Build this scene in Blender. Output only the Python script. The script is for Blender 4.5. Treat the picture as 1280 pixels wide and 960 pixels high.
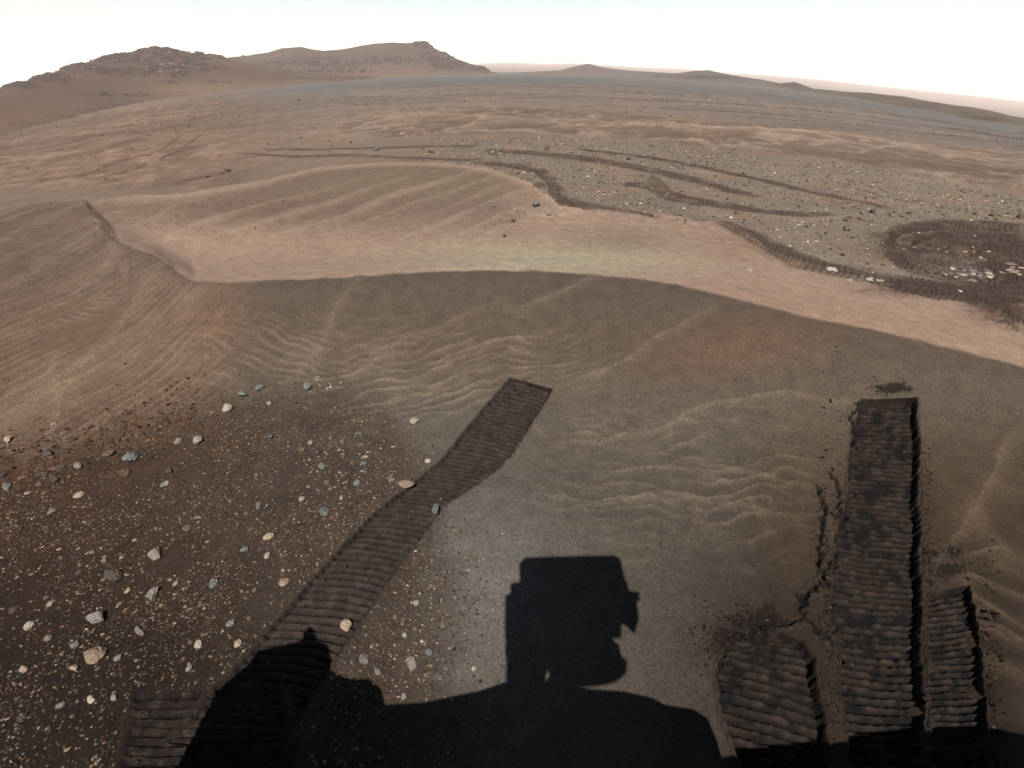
import bpy, bmesh, math, random
import numpy as np
from mathutils import Vector, Matrix

random.seed(7)
RNG = np.random.default_rng(11)
scene = bpy.context.scene
COL = scene.collection
for o in list(bpy.data.objects):
    bpy.data.objects.remove(o)

# ------------------------------------------------------------------ camera
PITCH = math.radians(32.0)
CAM_H = 2.0
FPX = 640.0                                   # focal length in photograph pixels (1280 wide)
cd = bpy.data.cameras.new('camera')
cd.sensor_width = 36.0
cd.lens = 18.0
cd.clip_start = 0.01
cd.clip_end = 9000.0
cam = bpy.data.objects.new('camera', cd)
COL.objects.link(cam)
cam.location = (0, 0, CAM_H)
cam.rotation_euler = (math.pi / 2 - PITCH, 0, 0)
scene.camera = cam
SP, CP = math.sin(PITCH), math.cos(PITCH)

# ------------------------------------------------------------------ sun and sky
def pix_dir(px, py):
    xc = (np.asarray(px, float) - 640) / FPX
    yc = (480 - np.asarray(py, float)) / FPX
    return np.stack([xc, yc * SP + CP, yc * CP - SP], -1)

ANTI = (668, 752)                             # the point opposite the sun: the shadow of the lens itself
SUN_L = pix_dir(*ANTI)
SUN_L = SUN_L / np.linalg.norm(SUN_L)         # direction in which the sunlight travels
sd = bpy.data.lights.new('sun', 'SUN')
sd.energy = 5.0
sd.angle = math.radians(0.4)
sd.color = (1.0, 0.95, 0.90)
sun = bpy.data.objects.new('sun', sd)
COL.objects.link(sun)
sun.location = (-0, -20, 40)
sun.rotation_euler = Vector(SUN_L).to_track_quat('-Z', 'Y').to_euler()
toward = -SUN_L
SUN_EL = math.asin(toward[2])
SUN_AZ = math.atan2(toward[0], toward[1])

w = bpy.data.worlds.new('World')
scene.world = w
w.use_nodes = True
nt = w.node_tree
nt.nodes.clear()
out = nt.nodes.new('ShaderNodeOutputWorld')
bg = nt.nodes.new('ShaderNodeBackground')
sky = nt.nodes.new('ShaderNodeTexSky')
sky.sky_type = 'NISHITA'
sky.sun_disc = False
sky.sun_elevation = SUN_EL
sky.sun_rotation = SUN_AZ
sky.altitude = 2500
sky.air_density = 1.0
sky.dust_density = 0.3
sky.ozone_density = 0.0
# directions under the horizon see the horizon's own colour (the plain falls away at both sides)
tc = nt.nodes.new('ShaderNodeTexCoord')
sep = nt.nodes.new('ShaderNodeSeparateXYZ')
mx = nt.nodes.new('ShaderNodeMath'); mx.operation = 'MAXIMUM'; mx.inputs[1].default_value = 0.012
cmb = nt.nodes.new('ShaderNodeCombineXYZ')
tint = nt.nodes.new('ShaderNodeMix'); tint.data_type = 'RGBA'; tint.blend_type = 'MULTIPLY'
tint.inputs['Factor'].default_value = 1.0
tint.inputs['B'].default_value = (1.16, 1.0, 0.86, 1)
nt.links.new(tc.outputs['Generated'], sep.inputs[0])
nt.links.new(sep.outputs['X'], cmb.inputs['X'])
nt.links.new(sep.outputs['Y'], cmb.inputs['Y'])
nt.links.new(sep.outputs['Z'], mx.inputs[0])
nt.links.new(mx.outputs[0], cmb.inputs['Z'])
nt.links.new(cmb.outputs[0], sky.inputs['Vector'])
nt.links.new(sky.outputs['Color'], tint.inputs['A'])
nt.links.new(tint.outputs['Result'], bg.inputs['Color'])
bg.inputs['Strength'].default_value = 0.05
nt.links.new(bg.outputs[0], out.inputs['Surface'])

scene.view_settings.view_transform = 'Standard'
scene.view_settings.look = 'None'
scene.view_settings.exposure = 1.4
scene.view_settings.gamma = 1.0
scene.cycles.use_denoising = True
scene.cycles.volume_bounces = 1
scene.cycles.max_bounces = 5
scene.cycles.diffuse_bounces = 2

# ------------------------------------------------------------------ helpers: noise, curves
_perm = np.random.default_rng(3).permutation(256).astype(np.int32)
_perm = np.concatenate([_perm, _perm])
_gang = np.random.default_rng(4).uniform(0, 2 * np.pi, 256)
_gx, _gy = np.cos(_gang), np.sin(_gang)

def perlin(x, y, seed=0):
    x = np.asarray(x, float) + seed * 17.37
    y = np.asarray(y, float) - seed * 9.71
    xi = np.floor(x).astype(np.int64); yi = np.floor(y).astype(np.int64)
    xf = x - xi; yf = y - yi
    xi &= 255; yi &= 255
    xj = (xi + 1) & 255; yj = (yi + 1) & 255
    u = xf * xf * xf * (xf * (xf * 6 - 15) + 10)
    v = yf * yf * yf * (yf * (yf * 6 - 15) + 10)
    def g(a, b, dx, dy):
        h = _perm[_perm[a] + b]
        return _gx[h] * dx + _gy[h] * dy
    n00 = g(xi, yi, xf, yf); n10 = g(xj, yi, xf - 1, yf)
    n01 = g(xi, yj, xf, yf - 1); n11 = g(xj, yj, xf - 1, yf - 1)
    a = n00 + u * (n10 - n00); b = n01 + u * (n11 - n01)
    return 1.5 * (a + v * (b - a))

def fbm(x, y, octaves=4, seed=0, gain=0.5):
    t = 0.0; a = 1.0; s = 0.0
    for k in range(octaves):
        t = t + a * perlin(x * 2 ** k, y * 2 ** k, seed + k * 3)
        s += a; a *= gain
    return t / s

def ss(a, b, x):
    t = np.clip((x - a) / (b - a), 0, 1)
    return t * t * (3 - 2 * t)

def project(x, y, z):
    dz = z - CAM_H
    f = y * CP - dz * SP
    u = y * SP + dz * CP
    f = np.where(f > 0.02, f, 0.02)
    return 640 + FPX * x / f, 480 - FPX * u / f

# horizon of the plain in photograph pixels: it falls away to both sides
def horizon_y(px):
    return 88 + 62 * ((px - 640) / 640.0) ** 2
_hp = np.linspace(-200, 1480, 300)
_hd = pix_dir(_hp, horizon_y(np.clip(_hp, 0, 1280)))
_haz = np.arctan2(_hd[:, 0], _hd[:, 1])
_htan = _hd[:, 2] / np.hypot(_hd[:, 0], _hd[:, 1])

def base_z(az, r):
    t = np.interp(np.clip(az, -1.0, 1.0), _haz, _htan)
    r0 = 9.0
    return t * (r - r0 * (1 - np.exp(-r / r0))) * (1 - 0.9 * ss(1.4, 2.8, np.abs(az)))

# control curves of the dune: (px, py, height)
CURVES = [
    # toe of the near face
    [(0, 572, .03), (130, 545, .03), (250, 505, .03), (400, 470, .04), (640, 530, .03), (900, 610, .03), (1280, 690, .02)],
    # middle of the near face
    [(0, 420, .27), (120, 400, .27), (240, 430, .22), (400, 405, .24), (640, 430, .2), (900, 480, .19), (1280, 560, .17)],
    # crest
    [(0, 266, .56), (60, 254, .60), (108, 252, .62), (118, 275, .60), (150, 305, .54), (196, 321, .49), (222, 342, .455), (246, 353, .435), (285, 354, .425),
     (430, 348, .42), (690, 340, .43), (820, 352, .42), (1000, 395, .38), (1280, 460, .32)],
    # hollow behind the crest
    [(0, 264, .555), (60, 252.5, .59), (106, 251, .61), (140, 284, .50), (200, 308, .40), (240, 330, .33),
     (430, 318, .30), (690, 314, .34), (820, 330, .35), (1000, 372, .33), (1280, 430, .28)],
    # rim behind the hollow / edge of the sand
    [(0, 262, .55), (60, 252, .585), (110, 249, .60), (230, 243, .62), (330, 226, .60), (400, 209, .58), (480, 203, .56),
     (560, 204, .52), (620, 214, .48), (665, 232, .40), (700, 262, .34), (830, 272, .31), (920, 285, .28), (960, 316, .24), (1040, 342, .22),
     (1150, 366, .20), (1280, 408, .18)],
]
_C = []
for c in CURVES:
    a = np.array(c, float)
    d = pix_dir(a[:, 0], a[:, 1])
    t = (CAM_H - a[:, 2]) / (-d[:, 2])
    X, Y = d[:, 0] * t, d[:, 1] * t
    az = np.arctan2(X, Y); r = np.hypot(X, Y)
    o = np.argsort(az)
    _C.append((az[o], r[o], a[o, 2]))

def dune_knots(az):
    R = [np.zeros_like(az)]; Z = [np.zeros_like(az)]
    for k, (ca, cr, cz) in enumerate(_C):
        r = np.interp(az, ca, cr); z = np.interp(az, ca, cz)
        r = np.maximum(r, R[-1] + (0.02 if k else 1.0))
        R.append(r); Z.append(z - base_z(az, r))
    R.insert(1, R[1] * 0.78); Z.insert(1, Z[1] * 0 )
    # lee side
    R.append(R[-1] + 0.5); Z.append(Z[-1] * 0.72)
    R.append(R[-1] + 1.6); Z.append(Z[-1] * 0.15)
    R.append(R[-1] + 2.0); Z.append(Z[-1] * 0.0)
    return R, Z

def pchip(r, R, Z):
    n = len(R)
    h = [R[i + 1] - R[i] for i in range(n - 1)]
    s = [(Z[i + 1] - Z[i]) / h[i] for i in range(n - 1)]
    m = [s[0] * 0]
    for i in range(1, n - 1):
        p = s[i - 1] * s[i]
        m.append(np.where(p > 0, 2 * p / np.where(np.abs(s[i - 1] + s[i]) > 1e-9, s[i - 1] + s[i], 1), 0))
    m.append(s[-1] * 0)
    outz = np.zeros_like(r)
    for i in range(n - 1):
        k = (r >= R[i]) & (r < R[i + 1])
        if not k.any(): continue
        t = (r[k] - R[i][k]) / h[i][k]
        t2, t3 = t * t, t * t * t
        outz[k] = ((2 * t3 - 3 * t2 + 1) * Z[i][k] + (t3 - 2 * t2 + t) * h[i][k] * m[i][k]
                   + (-2 * t3 + 3 * t2) * Z[i + 1][k] + (t3 - t2) * h[i][k] * m[i + 1][k])
    return outz

def poly_dist(x, y, P, W=None):
    """distance to a polyline and the parameter along it"""
    best = np.full(x.shape, 1e9); par = np.zeros(x.shape); side = np.zeros(x.shape)
    L = 0.0
    for i in range(len(P) - 1):
        a, b = P[i], P[i + 1]
        d = b - a; l = np.hypot(*d)
        t = np.clip(((x - a[0]) * d[0] + (y - a[1]) * d[1]) / (l * l), 0, 1)
        ex = x - a[0] - t * d[0]; ey = y - a[1] - t * d[1]
        q = np.hypot(ex, ey)
        k = q < best
        best = np.where(k, q, best); par = np.where(k, L + t * l, par)
        L += l
    return best, par, L

def ground_pt(px, py, z):
    d = pix_dir(px, py)
    t = (CAM_H - z) / (-d[..., 2])
    return np.stack([d[..., 0] * t, d[..., 1] * t], -1)

# raised sand spines (px polyline, assumed height, width m, height m)
SPINES = [
    ([(352, 458), (378, 430), (415, 398), (450, 374), (482, 352)], .25, .055, .020),
    ([(300, 470), (350, 450), (430, 448), (490, 428), (560, 410), (625, 396)], .2, .035, .012),
    ([(640, 392), (690, 380), (725, 370), (760, 352)], .3, .05, .012),
    ([(455, 500), (500, 470), (560, 446), (620, 434), (700, 433)], .15, .04, .016),
    ([(420, 520), (480, 492), (545, 478), (610, 455), (660, 447)], .1, .03, .010),
    ([(690, 482), (765, 462), (830, 436), (890, 414)], .15, .05, .016),
    ([(700, 548), (760, 546), (840, 532), (900, 516), (945, 511), (1000, 514), (1070, 519)], .06, .05, .018),
    ([(640, 500), (700, 545)], .06, .04, .006),
    ([(720, 600), (800, 585), (880, 590), (960, 600), (1010, 610)], .02, .03, .010),
    ([(700, 640), (780, 625), (850, 618), (930, 632), (1000, 650)], .0, .03, .010),
    ([(1186, 700), (1196, 660), (1225, 610), (1262, 560)], .05, .05, .022),
    ([(1200, 720), (1225, 760), (1262, 790), (1285, 800)], .0, .04, .02),
    ([(1215, 700), (1250, 690), (1285, 720)], .0, .03, .016),
    ([(0, 480), (50, 462), (105, 430), (150, 405), (222, 352)], .28, .06, .024),
    ([(0, 395), (80, 372), (150, 338), (205, 322)], .35, .05, .014),
    ([(20, 560), (60, 530), (75, 490), (70, 450)], .15, .05, .014),
]
SPINES = [(ground_pt(*np.array(p, float).T, z), wd, hh) for p, z, wd, hh in SPINES]

# cracks in the crusted sand beside the right track
CRACKS = [
    [(1062, 530), (1054, 545), (1058, 560), (1068, 575)],
    [(1034, 598), (1050, 622), (1044, 632), (1052, 650), (1046, 672), (1050, 700)],
    [(1021, 612), (1030, 640), (1026, 668), (1024, 700), (1034, 722), (1044, 742), (1048, 790)],
    [(1050, 650), (1060, 640), (1052, 628)],
    [(1026, 728), (1003, 742), (1006, 765), (1022, 782), (1040, 800)],
    [(1052, 690), (1040, 700), (1030, 718)],
    [(940, 782), (975, 776), (1000, 772)],
]
CRACKS = [ground_pt(*np.array(p, float).T, 0.01) for p in CRACKS]

def ripples(x, y, wl, theta, warp, seed, sharp=2.2):
    """asymmetric wind ripples: returns 0..1, thin bright crests"""
    wx = fbm(x * 1.4, y * 1.4, 3, seed) * warp
    wy = fbm(x * 5, y * 5, 2, seed + 9) * warp * 0.16
    ph = (x * math.cos(theta) + y * math.sin(theta) + wx + wy) / wl
    f = ph - np.floor(ph)
    c = 1 - 2 * np.abs(f - 0.5)
    # lines fade in and out so that crests end and fork
    fade = np.clip(0.75 + 1.1 * perlin(x / (wl * 3.1), y / (wl * 3.1), seed + 5), 0, 1.15)
    return c ** sharp * fade, c

def fields(x, y, detail=True):
    """height of the ground and the masks its colour is mixed from"""
    az = np.arctan2(x, y); r = np.hypot(x, y)
    bz = base_z(az, r)
    R, Z = dune_knots(az)
    side = 1 - ss(1.15, 1.7, np.abs(az))
    z = bz + pchip(np.minimum(r, 1e5), R, Z) * side
    px, py = project(x, y, z)
    front = (y > 0.2)
    M = {}
    crest_r, rim_r, toe_r = R[4], R[6], R[2]
    near = 1 - ss(9, 13, r)
    # --- soft swells of the far plain
    fw = ss(9.5, 16, r) * (1 - 0.6 * ss(200, 600, r))
    sw = fbm(x / 13, y / 7, 4, 21)
    z = z + fw * sw * 0.10 * np.clip(r / 25, 0.5, 2.5)
    # --- the band of low dunes beyond the gravel
    lo = np.interp(px, [0, 300, 640, 800, 960, 1100, 1280], [188, 182, 168, 178, 195, 215, 247])
    hi = np.interp(px, [0, 300, 640, 800, 1000, 1280], [150, 140, 132, 145, 160, 196])
    band = ss(lo + 1.5, lo - 5, py) * ss(hi - 6, hi + 8, py) * ss(250, 560, px) * front
    rb = (x * 0.35 + y * 0.94 + fbm(x / 9, y / 9, 3, 31) * 5) / 9.0
    rf = rb - np.floor(rb)
    bed = np.where(rf < 0.7, rf / 0.7, (1 - rf) / 0.3)
    cross = ripples(x, y, 3.3, 0.25, 2.6, 71, 2.0)[0]
    z = z + band * (bed ** 1.5 * 0.24 + cross * 0.09)
    # far ridged plain
    farr = ss(22, 50, r) * (1 - ss(300, 600, r)) * (1 - band)
    fr = ripples(x, y, 9.0, 1.5, 9, 41, 2.2)[0]
    z = z + farr * fr * 0.10
    # small bedforms at the left beyond the dune
    lft = ss(430, 200, px) * ss(245, 225, py) * ss(95, 130, py) * front
    lr = ripples(x, y, 4.6, 1.1, 4.0, 51, 1.5)[0]
    z = z + lft * lr * 0.045 * np.clip(r / 20, .5, 2)
    # rise of sand behind the rim, upper left
    # --- sand surface masks
    onface = ss(toe_r * 0.93, toe_r * 1.06, r) * ss(crest_r + 0.05, crest_r - 0.03, r + 0.035 * fbm(x * 5, y * 5, 4, 55, .6)) * front
    basin = ss(crest_r - 0.03, crest_r + 0.05, r + 0.035 * fbm(x * 5, y * 5, 4, 55, .6)) * ss(rim_r + 0.35, rim_r + 0.05, r) * front
    M['onface'] = onface; M['basin'] = basin
    left = ss(360, 240, px + 0.25 * (py - 350))
    # streak ripples of the left slope
    xs = x - 0.47 * (y - 3) + 0.045 * (y - 3) ** 2
    s1, c1 = ripples(xs, y * 0.35, 0.095, 0.0, 0.12, 61, 3.4)
    s1b, c1b = ripples(xs, y * 0.4, 0.47, 0.0, 0.35, 66, 1.8)
    aL = onface * left * (0.55 + 0.45 * ss(330, 430, py))
    z = z + aL * (s1 * 0.010 + s1b * 0.030)
    # fine cross ripples (rectangles seen in the photograph below the crest)
    m2 = onface * np.exp(-(((px - 350) / 130) ** 2 + ((py - 445) / 42) ** 2) ** 1.3)
    m2 = np.maximum(m2, onface * 0.8 * np.exp(-(((px - 120) / 75) ** 2 + ((py - 385 + (px - 120) * 0.35) / 13) ** 2) ** 1.5))
    s2, c2 = ripples(x, y, 0.072, 1.35, 0.16, 81, 1.8)
    z = z + m2 * s2 * 0.010
    # open wavy ripples in the centre
    m3 = np.exp(-(((px - 560 + (py - 460) * .6) / 165) ** 2 + ((py - 470) / 58) ** 2) ** 1.6)
    m3 = m3 * front
    s3, c3 = ripples(x, y, 0.098, 1.78, 0.26, 91, 3.2)
    z = z + m3 * s3 * 0.018
    m4 = np.exp(-(((px - 850) / 195) ** 2 + ((py - 605) / 95) ** 2) ** 1.7) * front
    s4, c4 = ripples(x, y, 0.115, 1.4, 0.28, 101, 3.4)
    z = z + m4 * s4 * 0.008
    m8 = np.exp(-(((px - 830) / 210) ** 2 + ((py - 600) / 110) ** 2) ** 1.6) * front
    s8 = ripples(x, y, 0.17, 0.85, 0.5, 105, 4.0)[0]
    s9 = ripples(x, y, 0.075, 1.5, 0.2, 106, 2.4)[0] * np.clip(.4 + 1.6 * perlin(x * 2.2, y * 2.2, 107), 0, 1)
    m9 = np.maximum(np.exp(-(((px - 560) / 230) ** 2 + ((py - 450) / 75) ** 2) ** 1.6), m8) * front
    z = z + m8 * s8 * 0.006 + m9 * s9 * 0.005
    s1c = ripples(xs, y * .5, 0.055, 0.0, 0.10, 68, 2.6)[0]
    z = z + aL * s1c * 0.005
    m5 = ss(1150, 1210, px) * ss(560, 640, py) * ss(960, 800, py) * front
    s5, c5 = ripples(x, y, 0.24, 0.55, 0.5, 111, 2.4)
    z = z + m5 * s5 * 0.014
    # streaks of the hollow's far wall
    m6 = basin * ss(318, 285, py) * ss(720, 600, px)
    s6, c6 = ripples(x - 0.62 * y, y * 0.3, 0.50, 0.0, 0.35, 121, 2.2)
    z = z + m6 * s6 * 0.025
    m7 = basin * ss(560, 700, px) * ss(340, 280, py)
    s7, c7 = ripples(x, y, 1.1, 0.9, 1.4, 131, 1.8)
    z = z + m7 * s7 * 0.05
    # spines
    spn = np.zeros_like(z)
    for P, wd, hh in SPINES:
        k = (x > P[:, 0].min() - .5) & (x < P[:, 0].max() + .5) & (y > P[:, 1].min() - .5) & (y < P[:, 1].max() + .5)
        if not k.any(): continue
        xx = x[k] + perlin(x[k] * 3, y[k] * 3, 5) * 0.05; yy = y[k] + perlin(x[k] * 3, y[k] * 3, 6) * 0.05
        d, s, L = poly_dist(xx, yy, P)
        tp = ss(0, 0.25 * L, s) * ss(L, 0.75 * L, s)
        wd = wd * 0.62; hh = hh * 0.8
        v = np.exp(-(d / wd) ** 1.2) * (0.35 + 0.65 * tp)
        feath = np.exp(-(d / (wd * 3.0)) ** 2) * np.clip(np.sin(s / 0.045 * 2 * np.pi + d * 12), 0, 1) * 0.35
        z[k] += hh * v + hh * 0.4 * feath
        spn[k] = np.maximum(spn[k], v * 0.8 + feath * 0.5)
    crest_lines = np.clip(aL * (0.8 * s1 + 0.65 * s1b) + m2 * s2 * 0.9 + m8 * s8 * .35 + m9 * s9 * .38 + aL * s1c * .4 + m3 * s3 * 1.0 + m4 * s4 * 0.6
                          + m5 * s5 * 0.5 + m6 * s6 * 0.42 + m7 * s7 * 0.25 + spn * 0.55, 0, 1)
    M['crest'] = crest_lines
    # cracks
    ck = np.zeros_like(z)
    for P in CRACKS:
        k = (x > P[:, 0].min() - .2) & (x < P[:, 0].max() + .2) & (y > P[:, 1].min() - .2) & (y < P[:, 1].max() + .2)
        if not k.any(): continue
        d, s, L = poly_dist(x[k] + perlin(x[k] * 25, y[k] * 25, 8) * .02, y[k] + perlin(x[k] * 25, y[k] * 25, 7) * .02, P)
        v = np.exp(-(d / 0.0085) ** 2)
        z[k] -= 0.024 * v - 0.008 * np.exp(-((d - 0.02) / 0.010) ** 2)
        ck[k] = np.maximum(ck[k], v)
    M['crack'] = ck
    # --- soil of the near left: gravelly, crusted along its edge
    edge = np.interp(px, [0, 60, 130, 250, 330, 420, 480, 520, 560, 500, 640], [545, 548, 530, 498, 470, 462, 490, 540, 600, 640, 700])
    soil = ss(edge - 14, edge + 54, py + 14 * fbm(px / 40, py / 25, 3, 141)) * ss(640, 440, px + 40 * fbm(px / 50, py / 40, 3, 144) - 0.25 * np.clip(py - 600, -200, 100))
    soil = soil * (1 - ss(590, 700, py) * ss(540, 640, px + 60 * fbm(px / 60, py / 60, 3, 143))) * front
    M['soil'] = soil
    crust = np.exp(-((py - (590 - px * 0.31)) / 32.0) ** 2) * ss(330, 200, px) * front
    M['crust'] = crust
    cl = np.abs(fbm(x * 9, y * 9, 4, 151, 0.6))
    z = z + crust * (0.05 * cl - 0.012)
    z = z + soil * fbm(x * 14, y * 14, 4, 161, 0.65) * 0.006
    # gravel field beyond the dune
    # lower limit follows the sand edge, upper limit the dunes
    midg = ss(lo - 3, lo + 3, py) * ss(rim_r + 0.3, rim_r + 1.0, r) * ss(430, 620, px) * front
    tongue = np.exp(-(((px - 985) / 75) ** 2 + ((py - 278) / 14) ** 2) ** 2)     # sand apron among the gravel
    M['midg'] = midg
    z = z + midg * fbm(x * 2.2, y * 2.2, 4, 171, 0.6) * 0.03
    # grainy unevenness of all sand
    z = z + near * fbm(x * 3.0, y * 3.0, 3, 181) * 0.008
    M.update(px=px, py=py, r=r, az=az, band=band, farr=farr, lft=lft, fr=fr, lr=lr, bed=bed, cross=cross, left=left,
             s1b=s1b, s6=s6, rim=rim_r, crestr=crest_r, toe=toe_r, front=front, sw=sw)
    return z, M

def height(x, y):
    return fields(np.atleast_1d(np.asarray(x, float)), np.atleast_1d(np.asarray(y, float)))[0]

rs = [0.30]
while rs[-1] < 2700:
    r_ = rs[-1]
    rs.append(r_ + max(0.0075, min(r_ * r_ / 2.0 * 0.0013, 0.0145 * r_)))
rs = np.array(rs)
az_f = np.radians(np.arange(-55.02, 55.021, 0.14))
az_b = np.radians(np.linspace(55, 305, 90)[1:-1])
azs = np.concatenate([az_f, az_b])
NR, NA = len(rs), len(azs)
GX = (rs[:, None] * np.sin(azs)[None]).ravel(); GY = (rs[:, None] * np.cos(azs)[None]).ravel()
GZ, GM = fields(GX, GY)
HGRID = GZ.reshape(NR, NA)[:, :len(az_f)].T.copy()

def hit(px, py):
    """points where the photograph's lines of sight meet the ground"""
    px = np.atleast_1d(np.asarray(px, float)); py = np.atleast_1d(np.asarray(py, float))
    d = pix_dir(px, py)
    hz = np.hypot(d[:, 0], d[:, 1])
    u = d / hz[:, None]
    f = np.clip((np.arctan2(u[:, 0], u[:, 1]) - az_f[0]) / math.radians(0.14), 0, len(az_f) - 1.001)
    j = f.astype(int); q = (f - j)[:, None]
    H = HGRID[j] * (1 - q) + HGRID[j + 1] * q
    Zr = CAM_H + u[:, 2:3] * rs[None]
    under = Zr < H
    i = np.argmax(under, 1); i = np.where(under.any(1), np.maximum(i, 1), NR - 1)
    k = np.arange(len(px))
    a = (Zr - H)[k, i - 1]; b = (Zr - H)[k, i]
    t = np.clip(a / np.where(np.abs(a - b) > 1e-9, a - b, 1), 0, 1)
    r = rs[i - 1] + t * (rs[i] - rs[i - 1])
    return np.stack([u[:, 0] * r, u[:, 1] * r, H[k, i - 1] * (1 - t) + H[k, i] * t], 1)

# ------------------------------------------------------------------ object helpers
def link(name, me, mat=None, parent=None):
    o = bpy.data.objects.new(name, me)
    COL.objects.link(o)
    if mat is not None and len(me.materials) == 0: me.materials.append(mat)
    if parent is not None: o.parent = parent
    return o

def tag(o, label=None, cat=None, group=None, kind=None):
    if label: o['label'] = label
    if cat: o['category'] = cat
    if group: o['group'] = group
    if kind: o['kind'] = kind
    return o

def np_mesh(name, V, F, smooth=True, col=None):
    me = bpy.data.meshes.new(name)
    V = np.asarray(V, np.float32); F = np.asarray(F, np.int32)
    n = F.shape[1]
    me.vertices.add(len(V)); me.vertices.foreach_set('co', V.ravel())
    me.loops.add(F.size); me.loops.foreach_set('vertex_index', F.ravel())
    me.polygons.add(len(F))
    me.polygons.foreach_set('loop_start', np.arange(0, F.size, n, dtype=np.int32))
    me.polygons.foreach_set('loop_total', np.full(len(F), n, dtype=np.int32))
    me.polygons.foreach_set('use_smooth', np.full(len(F), smooth, dtype=bool))
    if col is not None:
        a = me.color_attributes.new('col', 'FLOAT_COLOR', 'POINT')
        c = np.ones((len(V), 4), np.float32); c[:, :3] = col
        a.data.foreach_set('color', c.ravel())
    me.update(calc_edges=True)
    return me

def grid_faces(nr, nc, wrap=False):
    i = np.arange(nr - 1)[:, None]; j = np.arange(nc if wrap else nc - 1)[None]
    j2 = (j + 1) % nc
    a = i * nc + j; b = i * nc + j2; c = (i + 1) * nc + j2; d = (i + 1) * nc + j
    return np.stack([a, b, c, d], -1).reshape(-1, 4)

def srgb(r, g, b, k=1.0):
    v = np.array([r, g, b], float) / 255
    return np.where(v <= 0.04045, v / 12.92, ((v + 0.055) / 1.055) ** 2.4) * k

# ------------------------------------------------------------------ materials
def ground_material(name, grain=(190, 60, 9), grain_amt=0.55, bump=0.25, rough=0.95, dist=0.004):
    m = bpy.data.materials.new(name); m.use_nodes = True
    n = m.node_tree; L = n.links
    bs = n.nodes['Principled BSDF']
    bs.inputs['Roughness'].default_value = rough
    bs.inputs['Specular IOR Level'].default_value = 0.12
    at = n.nodes.new('ShaderNodeAttribute'); at.attribute_name = 'col'
    tx = n.nodes.new('ShaderNodeTexCoord')
    prev = at.outputs['Color']
    hs = None
    for k, sc in enumerate(grain):
        nz = n.nodes.new('ShaderNodeTexNoise')
        nz.inputs['Scale'].default_value = sc
        nz.inputs['Detail'].default_value = 3
        nz.inputs['Roughness'].default_value = 0.6
        L.new(tx.outputs['Object'], nz.inputs['Vector'])
        mr = n.nodes.new('ShaderNodeMapRange')
        mr.inputs['From Min'].default_value = 0.25; mr.inputs['From Max'].default_value = 0.75
        amt = grain_amt * (1.0, 0.55, 0.35, 0.3)[k]
        mr.inputs['To Min'].default_value = 1 - amt; mr.inputs['To Max'].default_value = 1 + amt
        L.new(nz.outputs['Fac'], mr.inputs['Value'])
        mxn = n.nodes.new('ShaderNodeVectorMath'); mxn.operation = 'SCALE'
        L.new(prev, mxn.inputs[0]); L.new(mr.outputs[0], mxn.inputs['Scale'])
        prev = mxn.outputs[0]
        if k == 0: hs = nz.outputs['Fac']
    L.new(prev, bs.inputs['Base Color'])
    bp = n.nodes.new('ShaderNodeBump')
    bp.inputs['Strength'].default_value = bump
    bp.inputs['Distance'].default_value = dist
    L.new(hs, bp.inputs['Height']); L.new(bp.outputs[0], bs.inputs['Normal'])
    return m

def stone_material(name, colors, scale=3.0, dusty=0.65, rough=0.85):
    """stone: two mineral tones mottled by noise, brown dust settled on the faces that look up"""
    m = bpy.data.materials.new(name); m.use_nodes = True
    n = m.node_tree; L = n.links
    bs = n.nodes['Principled BSDF']
    bs.inputs['Roughness'].default_value = rough
    bs.inputs['Specular IOR Level'].default_value = 0.25
    tx = n.nodes.new('ShaderNodeTexCoord')
    oi = n.nodes.new('ShaderNodeObjectInfo')
    nz = n.nodes.new('ShaderNodeTexNoise'); nz.inputs['Scale'].default_value = scale; nz.inputs['Detail'].default_value = 5
    L.new(tx.outputs['Object'], nz.inputs['Vector'])
    cr = n.nodes.new('ShaderNodeValToRGB')
    cr.color_ramp.elements[0].position = 0.36; cr.color_ramp.elements[1].position = 0.64
    cr.color_ramp.elements[0].color = (*colors[0], 1); cr.color_ramp.elements[1].color = (*colors[1], 1)
    L.new(nz.outputs['Fac'], cr.inputs[0])
    mr = n.nodes.new('ShaderNodeMapRange')
    mr.inputs['To Min'].default_value = 0.62; mr.inputs['To Max'].default_value = 1.3
    L.new(oi.outputs['Random'], mr.inputs['Value'])
    sc = n.nodes.new('ShaderNodeVectorMath'); sc.operation = 'SCALE'
    L.new(cr.outputs[0], sc.inputs[0]); L.new(mr.outputs[0], sc.inputs['Scale'])
    n2 = n.nodes.new('ShaderNodeTexNoise'); n2.inputs['Scale'].default_value = scale * 0.45; n2.inputs['Detail'].default_value = 4
    L.new(tx.outputs['Object'], n2.inputs['Vector'])
    m2 = n.nodes.new('ShaderNodeMapRange'); m2.inputs['From Min'].default_value = 0.42; m2.inputs['From Max'].default_value = 0.62
    m2.inputs['To Max'].default_value = dusty
    L.new(n2.outputs['Fac'], m2.inputs['Value'])
    mix = n.nodes.new('ShaderNodeMix'); mix.data_type = 'RGBA'
    mix.inputs['B'].default_value = (0.075, 0.05, 0.034, 1)
    L.new(m2.outputs[0], mix.inputs['Factor']); L.new(sc.outputs[0], mix.inputs['A'])
    L.new(mix.outputs['Result'], bs.inputs['Base Color'])
    bp = n.nodes.new('ShaderNodeBump'); bp.inputs['Strength'].default_value = 0.5; bp.inputs['Distance'].default_value = 0.08
    n3 = n.nodes.new('ShaderNodeTexNoise'); n3.inputs['Scale'].default_value = scale * 0.8; n3.inputs['Detail'].default_value = 8
    L.new(tx.outputs['Object'], n3.inputs['Vector'])
    L.new(n3.outputs['Fac'], bp.inputs['Height']); L.new(bp.outputs[0], bs.inputs['Normal'])
    return m

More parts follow.
